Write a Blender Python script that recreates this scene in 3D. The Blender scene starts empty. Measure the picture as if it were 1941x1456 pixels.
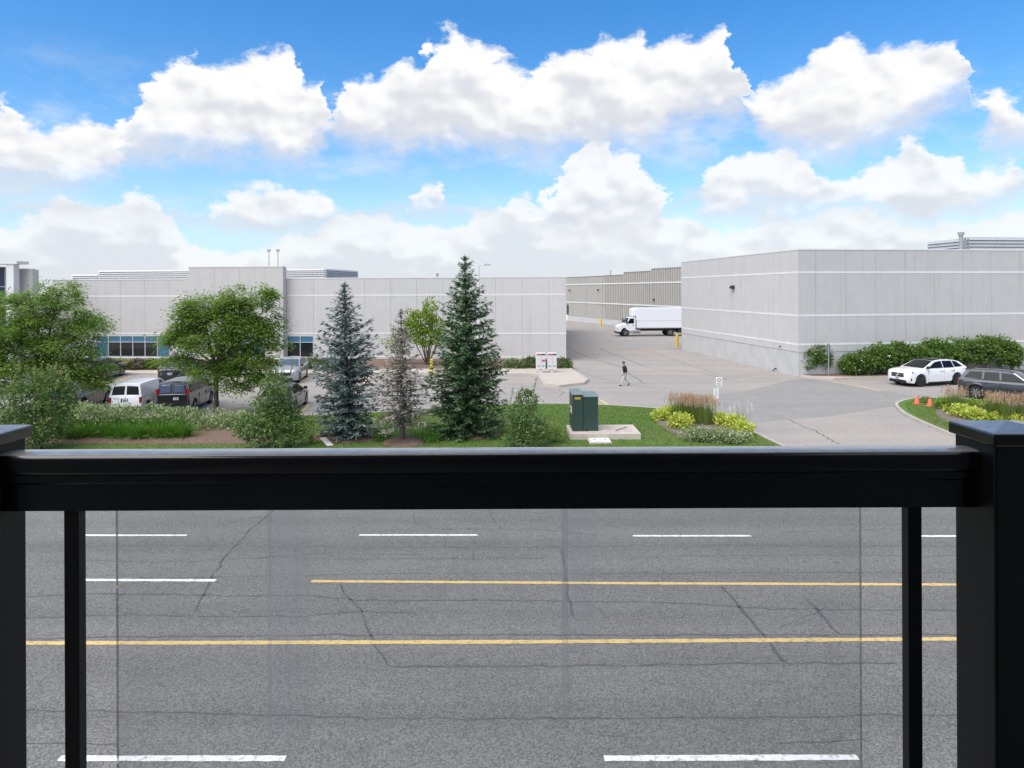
import bpy, bmesh, math, random
import numpy as np
from mathutils import Vector, Matrix

# ------------------------------------------------------------------ camera / light / exposure
FPX, CX, HY, W0, H0 = 1294.0, 970.5, 549.5, 1941.0, 1456.0     # photograph pixels
HC = 6.5                                                         # eye height above the road
ROLL = math.radians(0.25)
CR, SR = math.cos(ROLL), math.sin(ROLL)
SUN_AZ, SUN_EL = math.radians(-136), math.radians(54)
EXPOSURE = 1.0

scene = bpy.context.scene
col = scene.collection
cam_d = bpy.data.cameras.new('camera')
cam_d.sensor_fit = 'HORIZONTAL'
cam_d.sensor_width = 36.0
cam_d.lens = 36.0 * FPX / W0
cam_d.shift_y = -(H0 / 2 - HY) / W0
cam_d.clip_start, cam_d.clip_end = 0.05, 6000
cam = bpy.data.objects.new('camera', cam_d)
col.objects.link(cam)
M = Matrix(((CR, SR, 0), (0, 0, -1), (-SR, CR, 0)))
cam.matrix_world = Matrix.Translation((0, 0, HC)) @ M.to_4x4()
scene.camera = cam


def ray(x, y):
    u, v = (x - CX) / FPX, -(y - HY) / FPX
    return u * CR + v * SR, 1.0, -u * SR + v * CR


def gp(x, y, z=0.0):
    rx, ry, rz = ray(x, y)
    t = (z - HC) / rz
    return Vector((rx * t, t, z))


def at(x, y, Y):
    rx, ry, rz = ray(x, y)
    return Vector((rx * Y, Y, HC + rz * Y))


def azel(x, y):
    rx, ry, rz = ray(x, y)
    return math.atan2(rx, ry), math.atan2(rz, math.hypot(rx, ry))


world = bpy.data.worlds.new('World')
scene.world = world
world.use_nodes = True


class NT:
    def __init__(s, nt):
        s.nt = nt
        s.nt.nodes.clear()

    def n(s, t, **kw):
        nd = s.nt.nodes.new(t)
        for k, v in kw.items():
            setattr(nd, k, v)
        return nd

    def set(s, sock, v):
        if hasattr(v, 'node'):
            s.nt.links.new(v, sock)
        else:
            sock.default_value = v

    def m(s, op, a, b=None, c=None, clamp=False):
        nd = s.n('ShaderNodeMath', operation=op, use_clamp=clamp)
        for i, v in enumerate((a, b, c)):
            if v is not None:
                s.set(nd.inputs[i], v)
        return nd.outputs[0]

    def vm(s, op, a, b=None, sc=None):
        nd = s.n('ShaderNodeVectorMath', operation=op)
        s.set(nd.inputs[0], a)
        if b is not None:
            s.set(nd.inputs[1], b)
        if sc is not None:
            s.set(nd.inputs['Scale'], sc)
        return nd.outputs[0]

    def mix(s, f, a, b, mode='MIX'):
        nd = s.n('ShaderNodeMix', data_type='RGBA', blend_type=mode)
        s.set(nd.inputs[0], f)
        s.set(nd.inputs[6], a)
        s.set(nd.inputs[7], b)
        return nd.outputs[2]

    def step(s, v, a, b, lo=0.0, hi=1.0):
        nd = s.n('ShaderNodeMapRange', interpolation_type='SMOOTHSTEP')
        s.set(nd.inputs[0], v)
        for i, q in enumerate((a, b, lo, hi)):
            s.set(nd.inputs[i + 1], q)
        return nd.outputs[0]

    def noise(s, vec, scale, detail=4, rough=0.5, dist=0.0, out=0):
        nd = s.n('ShaderNodeTexNoise')
        if vec is not None:
            s.set(nd.inputs['Vector'], vec)
        nd.inputs['Scale'].default_value = scale
        nd.inputs['Detail'].default_value = detail
        nd.inputs['Roughness'].default_value = rough
        nd.inputs['Distortion'].default_value = dist
        return nd.outputs[out]

    def ramp(s, f, stops):
        nd = s.n('ShaderNodeValToRGB')
        s.set(nd.inputs[0], f)
        e = nd.color_ramp.elements
        while len(e) > 1:
            e.remove(e[-1])
        for i, (p, c) in enumerate(stops):
            k = e[0] if i == 0 else e.new(p)
            k.position = p
            k.color = (*c, 1) if len(c) == 3 else c
        return nd.outputs[0]


def build_world():
    g = NT(world.node_tree)
    out = g.n('ShaderNodeOutputWorld')
    bg = g.n('ShaderNodeBackground')
    g.nt.links.new(bg.outputs[0], out.inputs[0])
    tc = g.n('ShaderNodeTexCoord').outputs['Generated']
    sky = g.n('ShaderNodeTexSky', sky_type='NISHITA')
    sky.sun_disc = False
    sky.sun_elevation = SUN_EL
    sky.sun_rotation = SUN_AZ
    sky.air_density, sky.dust_density, sky.ozone_density = 1.0, 0.6, 2.0
    hsv = g.n('ShaderNodeHueSaturation')
    hsv.inputs['Hue'].default_value = 0.503
    hsv.inputs['Saturation'].default_value = 1.40
    hsv.inputs['Value'].default_value = 1.0
    g.nt.links.new(sky.outputs[0], hsv.inputs['Color'])
    base = hsv.outputs[0]
    # direction -> azimuth, elevation, gently stirred by noise
    sx = g.n('ShaderNodeSeparateXYZ')
    g.nt.links.new(tc, sx.inputs[0])
    az0 = g.m('ARCTAN2', sx.outputs[0], sx.outputs[1])
    el0 = g.m('ARCSINE', sx.outputs[2])
    st = g.vm('MULTIPLY', tc, (1, 1, 1.5))
    wn = g.n('ShaderNodeSeparateColor')
    g.nt.links.new(g.noise(st, 15, 7, 0.60, out=1), wn.inputs[0])
    wn2 = g.n('ShaderNodeSeparateColor')
    g.nt.links.new(g.noise(st, 46, 5, 0.62, out=1), wn2.inputs[0])
    az = g.m('ADD', az0, g.m('MULTIPLY', g.m('SUBTRACT', wn.outputs[0], 0.5), 0.115))
    az = g.m('ADD', az, g.m('MULTIPLY', g.m('SUBTRACT', wn2.outputs[0], 0.5), 0.035))
    el = g.m('ADD', el0, g.m('MULTIPLY', g.m('SUBTRACT', wn.outputs[1], 0.5), 0.060))
    el = g.m('ADD', el, g.m('MULTIPLY', g.m('SUBTRACT', wn2.outputs[1], 0.5), 0.026))
    # the bank of clouds goes on all round the sky, mirrored every quarter turn
    u = g.m('DIVIDE', g.m('PINGPONG', g.m('ADD', az, math.pi * 0.25 + math.pi), math.pi / 2), math.pi / 2)
    E = math.radians(30)

    def curve(pts):
        nd = g.n('ShaderNodeFloatCurve')
        g.set(nd.inputs['Value'], u)
        c = nd.mapping.curves[0]
        P = []
        for x, y in pts:
            a, e = azel(x, y)
            P.append((min(1, max(0, (a + math.pi / 4) / (math.pi / 2))), min(1, max(0, e / E))))
        P.sort()
        c.points[0].location = (0, P[0][1])
        c.points[1].location = (1, P[-1][1])
        for p in P:
            c.points.new(*p)
        for p in c.points:
            p.handle_type = 'VECTOR'
        nd.mapping.update()
        return g.m('MULTIPLY', nd.outputs[0], E)

    fine = g.noise(st, 26, 6, 0.60)
    big = g.noise(st, 7, 3, 0.5)
    relief = g.m('SUBTRACT', g.noise(st, 15, 2, 0.5), g.noise(g.vm('ADD', st, (0.008, 0.0, 0.020)), 15, 2, 0.5))
    layers = {
        'upper': ([(-250, 270, 330), (-60, 215, 335), (0, 205, 342), (25, 180, 348), (60, 228, 348), (110, 240, 348), (170, 235, 345), (212, 262, 325),
                   (226, 240, 300), (240, 210, 292), (290, 150, 290), (365, 100, 282), (400, 132, 282), (470, 118, 288), (540, 105, 296),
                   (562, 158, 310), (612, 155, 275), (633, 222, 248), (648, 205, 250), (672, 165, 262), (715, 150, 280), (760, 120, 284), (800, 138, 262),
                   (820, 85, 268), (855, 55, 272), (920, 90, 276), (965, 122, 280), (1010, 140, 276), (1040, 108, 270), (1110, 100, 265),
                   (1190, 64, 270), (1235, 92, 262), (1265, 70, 238), (1330, 62, 216), (1390, 64, 208), (1406, 130, 190), (1414, 172, 200), (1440, 168, 250),
                   (1490, 150, 280), (1535, 120, 285), (1590, 76, 285), (1640, 98, 272), (1720, 80, 248), (1790, 94, 200), (1825, 112, 178),
                   (1838, 160, 160), (1846, 215, 222), (1872, 176, 265), (1930, 195, 262), (1962, 240, 250), (2100, 215, 300)], 0.011, 0.045),
        'middle': ([(-250, 380, 380), (300, 400, 400), (400, 395, 395), (430, 380, 425), (520, 352, 436), (570, 375, 424), (620, 374, 424), (655, 400, 400),
                    (785, 385, 385), (800, 362, 398), (835, 345, 400), (860, 385, 385), (1010, 410, 410), (1040, 380, 432), (1060, 335, 446),
                    (1090, 285, 452), (1100, 258, 455), (1140, 258, 450), (1148, 290, 445), (1190, 300, 442), (1250, 352, 432), (1268, 395, 395), (1320, 370, 370),
                    (1342, 335, 402), (1420, 300, 410), (1480, 278, 412), (1560, 320, 402), (1605, 345, 392), (1660, 318, 398), (1692, 290, 420),
                    (1730, 255, 430), (1785, 278, 430), (1850, 330, 410), (1930, 312, 380), (1960, 350, 350), (2100, 350, 350)], 0.010, 0.036),
        'veil': ([(-250, 300, 300), (1170, 285, 285), (1195, 255, 315), (1270, 232, 330), (1350, 245, 325), (1385, 290, 290), (2100, 290, 290)], 0.03, 0.03),
        'low': ([(-250, 440, 570), (0, 445, 570), (50, 430, 570), (100, 395, 570), (140, 378, 570), (180, 398, 570), (215, 396, 570), (255, 366, 570),
                 (290, 380, 570), (340, 425, 570), (372, 470, 570), (430, 480, 570), (530, 462, 570), (580, 430, 570), (650, 405, 570), (720, 404, 570),
                 (790, 428, 570), (850, 432, 570), (890, 418, 570), (960, 372, 570), (1010, 382, 570), (1042, 418, 570), (1070, 436, 570), (1130, 416, 570),
                 (1200, 425, 570), (1300, 412, 570), (1350, 436, 570), (1400, 444, 570), (1480, 405, 570), (1520, 418, 570), (1580, 408, 570),
                 (1640, 390, 570), (1680, 415, 570), (1750, 436, 570), (1850, 432, 570), (1900, 405, 570), (2100, 405, 570)], 0.008, 0.03),
    }
    color = base
    # far clear air whitens towards the horizon
    color = g.mix(g.step(el0, -0.02, 0.26, 0.65, 0.0), color, (2.6, 3.75, 4.9, 1))
    # thin torn vapour between the banks
    vap = g.m('MULTIPLY', g.step(g.noise(g.vm('MULTIPLY', tc, (1, 1, 2.6)), 9, 6, 0.62), 0.46, 0.76, 0, 0.45), g.step(el0, 0.33, 0.20))
    color = g.mix(vap, color, (4.3, 4.5, 4.75, 1))
    WHITE, GREY = (5.0, 5.0, 5.0, 1), (3.7, 3.8, 4.1, 1)
    for name in ('low', 'veil', 'middle', 'upper'):
        pts, stop, sbot = layers[name]
        top = curve([(x, t) for x, t, b in pts])
        if name == 'low':
            bot = -0.05
        else:
            bot = curve([(x, b) for x, t, b in pts])
        ft = g.m('DIVIDE', g.m('SUBTRACT', top, el), stop)
        fb = g.m('DIVIDE', g.m('SUBTRACT', el, bot), sbot)
        fn = g.m('SUBTRACT', fine, 0.5)
        f = g.m('MINIMUM', g.m('MULTIPLY_ADD', fn, 2.4, ft), g.m('MULTIPLY_ADD', fn, 1.1, fb))
        alpha = g.step(f, -0.85, 0.75) if name != 'veil' else g.step(f, -0.5, 2.2)
        h = g.m('DIVIDE', g.m('SUBTRACT', el, bot), g.m('MAXIMUM', g.m('SUBTRACT', top, bot), 0.02))
        if name == 'low':
            h = g.m('DIVIDE', g.m('SUBTRACT', el, g.m('SUBTRACT', top, 0.055)), 0.055)
        h = g.m('ADD', h, g.m('MULTIPLY', g.m('SUBTRACT', fine, 0.5), 0.55))
        h = g.m('ADD', h, g.m('MULTIPLY', g.m('SUBTRACT', big, 0.5), 1.1))
        h = g.m('ADD', h, g.m('MULTIPLY', relief, 2.6))
        shade = g.mix(g.step(h, -0.05, 0.85), GREY, WHITE)
        if name == 'low':
            shade = g.mix(0.25, shade, (4.1, 4.35, 4.6, 1))
        amt = {'upper': 1.0, 'middle': 0.92, 'veil': 0.55, 'low': 0.88}[name]
        color = g.mix(g.m('MULTIPLY', alpha, amt), color, shade)
    # fair-weather clouds overhead, out of view, cover widened to whiten the light
    gen = g.m('MULTIPLY', g.step(g.noise(tc, 4.2, 7, 0.58), 0.40, 0.56), g.step(el0, 0.46, 0.60))
    color = g.mix(gen, color, (5.0, 5.0, 5.0, 1))
    g.nt.links.new(color, bg.inputs[0])
    bg.inputs[1].default_value = 0.10


build_world()
sun_d = bpy.data.lights.new('sun', 'SUN')
sun_d.energy = 2.1
sun_d.angle = math.radians(70)
sun_d.color = (1.0, 0.94, 0.86)
sun = bpy.data.objects.new('sun', sun_d)
col.objects.link(sun)
sd = Vector((math.sin(SUN_AZ) * math.cos(SUN_EL), math.cos(SUN_AZ) * math.cos(SUN_EL), math.sin(SUN_EL)))
sun.rotation_euler = sd.to_track_quat('Z', 'Y').to_euler()
sun.location = (0, -20, 60)
vs = scene.view_settings
vs.view_transform, vs.look, vs.gamma, vs.exposure = 'Standard', 'None', 1.0, EXPOSURE
scene.cycles.use_denoising = True
scene.cycles.max_bounces = 8
scene.cycles.transparent_max_bounces = 12

rng = np.random.default_rng(7)
random.seed(7)

# ------------------------------------------------------------------ materials
MATS = {}


def mat(name, c1, c2=None, rough=0.7, metal=0.0, scale=6.0, bump=0.0, bscale=None, spec=0.5, streak=False, coat=0.0, speck=None, c3=None, stretch=None, grain=None, top_sheen=0.0):
    if name in MATS:
        return MATS[name]
    m = bpy.data.materials.new(name)
    m.use_nodes = True
    g = NT(m.node_tree)
    out = g.n('ShaderNodeOutputMaterial')
    p = g.n('ShaderNodeBsdfPrincipled')
    g.nt.links.new(p.outputs[0], out.inputs[0])
    tc = g.n('ShaderNodeTexCoord').outputs['Object']
    v = tc
    if stretch:
        v = g.vm('MULTIPLY', tc, stretch)
    if c2 is None:
        c2 = tuple(x * 0.82 for x in c1)
    f = g.step(g.noise(v, scale, 6, 0.6), 0.3, 0.7)
    cc = g.mix(f, (*c1, 1), (*c2, 1))
    if c3 is not None:
        cc = g.mix(g.step(g.noise(v, scale * 0.13, 4, 0.6), 0.42, 0.68), cc, (*c3, 1))
    if streak:
        s = g.noise(g.vm('MULTIPLY', tc, (2.2, 2.2, 0.12)), 1.6, 6, 0.65)
        cc = g.mix(g.step(s, 0.48, 0.78, 0, 0.30), cc, tuple(x * 0.62 for x in c1) + (1,))
    if speck:
        s = g.noise(tc, speck[0], 2, 0.6)
        cc = g.mix(g.step(s, 0.58, 0.72, 0, speck[1]), cc, speck[2] + (1,))
        s2 = g.noise(tc, speck[0] * 0.8, 2, 0.6)
        cc = g.mix(g.step(s2, 0.60, 0.74, 0, speck[1]), cc, speck[3] + (1,))
    if top_sheen:  # sky sheen on upward faces, mixed into the base colour
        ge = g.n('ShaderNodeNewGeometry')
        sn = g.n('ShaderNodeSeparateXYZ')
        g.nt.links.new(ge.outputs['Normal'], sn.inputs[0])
        dn = g.m('MULTIPLY', g.step(sn.outputs[2], 0.75, 1.0), g.step(g.noise(tc, 26, 6, 0.7), 0.25, 0.75, top_sheen * 0.6, top_sheen))
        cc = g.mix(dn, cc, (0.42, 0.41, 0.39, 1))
    if grain:
        vo = g.n('ShaderNodeTexVoronoi')
        g.set(vo.inputs['Vector'], tc)
        vo.inputs['Scale'].default_value = grain[0]
        sc_ = g.n('ShaderNodeSeparateColor')
        g.nt.links.new(vo.outputs['Color'], sc_.inputs[0])
        k = g.step(sc_.outputs[0], 0.0, 1.0, 1 - grain[1], 1 + grain[1])
        tr_ = g.noise(g.vm('MULTIPLY', tc, (0.035, 1.0, 1.0)), 0.9, 4, 0.55)
        k = g.m('MULTIPLY', k, g.step(tr_, 0.3, 0.7, 1 + grain[2], 1 - grain[2]))
        st_ = g.step(g.noise(tc, 0.9, 7, 0.7), 0.64, 0.74, 0.0, grain[3])
        k = g.m('MULTIPLY', k, g.m('SUBTRACT', 1.0, st_))
        cx_ = g.n('ShaderNodeCombineXYZ')
        for i in range(3):
            g.nt.links.new(k, cx_.inputs[i])
        cc = g.mix(1.0, cc, cx_.outputs[0], 'MULTIPLY')
    g.set(p.inputs['Base Color'], cc)
    p.inputs['Roughness'].default_value = rough
    p.inputs['Metallic'].default_value = metal
    p.inputs['Specular IOR Level'].default_value = spec
    p.inputs['Coat Weight'].default_value = coat
    p.inputs['Coat Roughness'].default_value = 0.06
    if bump:
        b = g.n('ShaderNodeBump')
        b.inputs['Strength'].default_value = bump
        b.inputs['Distance'].default_value = 0.02
        g.nt.links.new(g.noise(tc, bscale or scale * 4, 5, 0.6), b.inputs['Height'])
        g.nt.links.new(b.outputs[0], p.inputs['Normal'])
    MATS[name] = m
    return m


def leafmat(name, cols, trans=0.3, rough=0.55):
    if name in MATS:
        return MATS[name]
    m = bpy.data.materials.new(name)
    m.use_nodes = True
    g = NT(m.node_tree)
    out = g.n('ShaderNodeOutputMaterial')
    geo = g.n('ShaderNodeNewGeometry')
    tc = g.n('ShaderNodeTexCoord').outputs['Object']
    r = g.m('ADD', g.m('MULTIPLY', geo.outputs['Random Per Island'], 0.65), g.m('MULTIPLY', g.noise(tc, 1.3, 3, 0.5), 0.35))
    c = g.ramp(r, [(0.12 + 0.76 * i / max(1, len(cols) - 1), k) for i, k in enumerate(cols)])
    p = g.n('ShaderNodeBsdfPrincipled')
    g.set(p.inputs['Base Color'], c)
    p.inputs['Roughness'].default_value = rough
    p.inputs['Specular IOR Level'].default_value = 0.35
    t = g.n('ShaderNodeBsdfTranslucent')
    g.set(t.inputs[0], c)
    mx = g.n('ShaderNodeMixShader')
    mx.inputs[0].default_value = trans
    g.nt.links.new(p.outputs[0], mx.inputs[1])
    g.nt.links.new(t.outputs[0], mx.inputs[2])
    g.nt.links.new(mx.outputs[0], out.inputs[0])
    MATS[name] = m
    return m


def paintmat(name, c, under):
    if name in MATS:
        return MATS[name]
    m = bpy.data.materials.new(name)
    m.use_nodes = True
    g = NT(m.node_tree)
    out = g.n('ShaderNodeOutputMaterial')
    p = g.n('ShaderNodeBsdfPrincipled')
    g.nt.links.new(p.outputs[0], out.inputs[0])
    tc = g.n('ShaderNodeTexCoord').outputs['Object']
    wv = g.step(g.noise(tc, 9, 7, 0.75), 0.50, 0.66, 0, 0.8)
    wv2 = g.step(g.noise(tc, 90, 3, 0.6), 0.54, 0.66, 0, 0.55)
    cc = g.mix(g.m('MAXIMUM', wv, wv2), (*c, 1), (*under, 1))
    g.set(p.inputs['Base Color'], cc)
    p.inputs['Roughness'].default_value = 0.75
    MATS[name] = m
    return m


def glassmat(name, tint, refl=0.06, haze=0.0):
    m = bpy.data.materials.new(name)
    m.use_nodes = True
    g = NT(m.node_tree)
    out = g.n('ShaderNodeOutputMaterial')
    tr = g.n('ShaderNodeBsdfTransparent')
    tr.inputs[0].default_value = (*tint, 1)
    gl = g.n('ShaderNodeBsdfGlossy')
    gl.inputs['Roughness'].default_value = 0.02
    df = g.n('ShaderNodeBsdfTranslucent')
    df.inputs[0].default_value = (0.75, 0.77, 0.76, 1)
    fr = g.n('ShaderNodeFresnel')
    fr.inputs[0].default_value = 1.45
    m1 = g.n('ShaderNodeMixShader')
    tc = g.n('ShaderNodeTexCoord').outputs['Object']
    hz = g.m('MULTIPLY', g.noise(tc, 2.5, 5, 0.6), haze)
    g.set(m1.inputs[0], hz)
    g.nt.links.new(tr.outputs[0], m1.inputs[1])
    g.nt.links.new(df.outputs[0], m1.inputs[2])
    m2 = g.n('ShaderNodeMixShader')
    g.nt.links.new(fr.outputs[0], m2.inputs[0])
    g.nt.links.new(m1.outputs[0], m2.inputs[1])
    g.nt.links.new(gl.outputs[0], m2.inputs[2])
    g.nt.links.new(m2.outputs[0], out.inputs[0])
    MATS[name] = m
    return m


ROADC = (0.143, 0.140, 0.134)
LOTC = (0.285, 0.270, 0.253)
m_road = mat('road_asphalt', ROADC, (0.158, 0.155, 0.149), 0.85, scale=0.5, bump=0.5, bscale=70, grain=(48, 0.38, 0.11, 0.22),
             speck=(42, 0.5, (0.34, 0.335, 0.32), (0.07, 0.07, 0.07)))
m_lot = mat('lot_asphalt', LOTC, (0.31, 0.29, 0.27), 0.88, scale=0.6, bump=0.3, bscale=50, c3=(0.35, 0.305, 0.27), grain=(40, 0.22, 0.06, 0.26),
            speck=(30, 0.3, (0.45, 0.43, 0.41), (0.20, 0.19, 0.185)))
m_patch = mat('patch_asphalt', (0.245, 0.236, 0.225), (0.27, 0.258, 0.245), 0.88, scale=0.8, bump=0.3, bscale=50, grain=(40, 0.20, 0.05, 0.2))
m_ground = mat('bare_ground', (0.24, 0.225, 0.2), (0.17, 0.18, 0.12), 0.95, scale=0.2)
m_walk = mat('concrete_walk', (0.50, 0.44, 0.385), (0.45, 0.40, 0.35), 0.85, scale=1.2, bump=0.2, bscale=40)
m_kerb = mat('concrete_kerb', (0.47, 0.43, 0.37), (0.38, 0.35, 0.31), 0.85, scale=2.2, bump=0.3, bscale=30)
m_soil = mat('bark_mulch', (0.125, 0.078, 0.055), (0.20, 0.135, 0.10), 0.95, scale=9, bump=1.0, bscale=24)
m_gravel = mat('grey_mulch', (0.21, 0.17, 0.145), (0.145, 0.115, 0.095), 0.95, scale=9, bump=1.0, bscale=24)
m_lawn = mat('lawn_soil', (0.075, 0.15, 0.022), (0.11, 0.18, 0.032), 0.95, scale=1.1, bump=0.8, bscale=30, c3=(0.13, 0.14, 0.045))
m_grass = leafmat('grass_blade', [(0.066, 0.154, 0.017), (0.110, 0.231, 0.026), (0.176, 0.264, 0.044)], 0.35)
m_crack = mat('tar_crack', (0.062, 0.062, 0.063), (0.105, 0.105, 0.104), 0.7, scale=12)
m_crackl = mat('lot_crack', (0.09, 0.085, 0.08), (0.13, 0.12, 0.115), 0.85, scale=6)
m_white = paintmat('white_paint', (0.80, 0.80, 0.79), ROADC)
m_yell = paintmat('yellow_paint', (0.66, 0.47, 0.17), ROADC)
m_yell2 = paintmat('faded_yellow_paint', (0.72, 0.53, 0.18), LOTC)
m_panel = mat('precast_panel', (0.555, 0.54, 0.52), (0.53, 0.515, 0.495), 0.85, scale=1.0, bump=0.15, bscale=60, streak=True)
m_panel_grey = mat('precast_panel_grey', (0.515, 0.505, 0.49), (0.49, 0.48, 0.468), 0.85, scale=1.0, bump=0.15, bscale=60, streak=True)
m_panel_lite = mat('precast_panel_light', (0.575, 0.565, 0.55), (0.55, 0.54, 0.525), 0.85, scale=1.0, bump=0.15, bscale=60, streak=True)
m_taupe = mat('taupe_panel', (0.40, 0.38, 0.345), (0.375, 0.355, 0.32), 0.85, scale=0.8, streak=True)
m_band = mat('band_white', (0.74, 0.74, 0.73), (0.68, 0.68, 0.67), 0.8, scale=2)
m_joint = mat('joint_dark', (0.40, 0.39, 0.38), None, 0.9)
m_found = mat('foundation', (0.54, 0.54, 0.53), (0.47, 0.47, 0.46), 0.85, scale=1.2, bump=0.2, streak=True)
m_roof = mat('roof_membrane', (0.35, 0.35, 0.34), None, 0.9)
m_slat = mat('metal_slat', (0.54, 0.545, 0.55), None, 0.5, 0.2)
m_screenback = mat('screen_back', (0.30, 0.305, 0.31), None, 0.7)
m_blackp = mat('black_powder_coat', (0.0045, 0.0046, 0.0052), (0.006, 0.006, 0.007), 0.26, scale=3, spec=0.5, coat=0.45, top_sheen=0.8)  # rail tops painted paler in place of reflected sky
m_blackq = mat('black_satin_coat', (0.0045, 0.0046, 0.0052), (0.006, 0.006, 0.007), 0.42, scale=3, spec=0.25)
m_metal = mat('galvanised', (0.45, 0.46, 0.46), None, 0.5, 0.6)
m_dark = mat('dark_metal', (0.03, 0.03, 0.032), None, 0.5)
m_mull = mat('mullion', (0.62, 0.64, 0.64), None, 0.5, 0.2)
m_paned = mat('pane_dark', (0.012, 0.016, 0.018), (0.02, 0.025, 0.026), 0.06, scale=0.7, spec=0.6)
m_paneb = mat('pane_blue', (0.05, 0.16, 0.26), (0.06, 0.19, 0.30), 0.10, scale=0.7, spec=0.6)
m_panen = mat('pane_navy', (0.010, 0.022, 0.045), (0.014, 0.028, 0.055), 0.12, scale=0.7, spec=0.4)
m_yellow = mat('bollard_yellow', (0.72, 0.48, 0.03), (0.62, 0.40, 0.03), 0.5)
m_bark = mat('bark', (0.10, 0.082, 0.066), (0.06, 0.05, 0.042), 0.9, scale=10, bump=0.8, stretch=(1, 1, 0.25))
m_greenbox = mat('transformer_green', (0.024, 0.052, 0.042), (0.029, 0.058, 0.047), 0.45, scale=1.5)
m_greentop = mat('transformer_top', (0.12, 0.17, 0.155), (0.15, 0.2, 0.18), 0.35, scale=2)
m_conc = mat('pad_concrete', (0.56, 0.50, 0.42), (0.46, 0.41, 0.35), 0.85, scale=1.8, bump=0.25, bscale=40, streak=True)
m_siding = mat('house_wall', (0.10, 0.10, 0.105), None, 0.8)
m_soffit = mat('house_soffit', (0.12, 0.12, 0.12), None, 0.8)
m_deck = mat('balcony_deck', (0.12, 0.12, 0.12), None, 0.8)
m_tyre = mat('tyre', (0.014, 0.014, 0.015), None, 0.8)
m_rim = mat('rim_silver', (0.55, 0.56, 0.57), None, 0.3, 0.8)
m_rimd = mat('rim_dark', (0.06, 0.06, 0.062), None, 0.35, 0.6)
m_trim = mat('black_trim', (0.014, 0.014, 0.015), None, 0.5)
m_cglass = mat('car_glass', (0.008, 0.010, 0.012), None, 0.03, spec=0.25)
m_cglassl = mat('car_glass_clear', (0.10, 0.13, 0.15), None, 0.03, spec=0.9)
m_cglassb = mat('car_glass_blue', (0.035, 0.055, 0.12), None, 0.03, spec=0.9)
m_red = mat('lamp_red', (0.35, 0.012, 0.012), None, 0.15)
m_lamp = mat('lamp_clear', (0.55, 0.57, 0.6), None, 0.08, 0.3)
m_chrome = mat('chrome', (0.6, 0.6, 0.62), None, 0.12, 1.0)
m_plate = mat('plate', (0.72, 0.73, 0.74), None, 0.4)
m_plateink = mat('plate_ink', (0.03, 0.05, 0.16), None, 0.5)
m_skin = mat('skin', (0.42, 0.25, 0.18), None, 0.6)
m_hair = mat('hair', (0.012, 0.010, 0.009), None, 0.6)
m_jacket = mat('jacket', (0.010, 0.010, 0.012), None, 0.8)
m_trouser = mat('trousers', (0.52, 0.53, 0.51), None, 0.85)
m_shoe = mat('shoes', (0.012, 0.012, 0.012), None, 0.6)
m_sock = mat('socks', (0.75, 0.75, 0.75), None, 0.8)
m_cone = mat('cone_orange', (0.72, 0.16, 0.08), (0.62, 0.13, 0.07), 0.6)
m_box = mat('mailbox_grey', (0.66, 0.665, 0.66), (0.6, 0.6, 0.6), 0.45)
m_boxred = mat('mailbox_red', (0.62, 0.05, 0.05), None, 0.5)
m_ink = mat('sign_ink', (0.06, 0.06, 0.065), None, 0.6)
m_sign = mat('sign_white', (0.78, 0.78, 0.78), None, 0.5)
m_truck = mat('truck_white', (0.83, 0.84, 0.86), (0.80, 0.81, 0.83), 0.35)


def carpaint(name, c, metal=0.0):
    return mat(name, c, tuple(x * 0.97 for x in c), 0.32, metal, coat=0.8)


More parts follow.
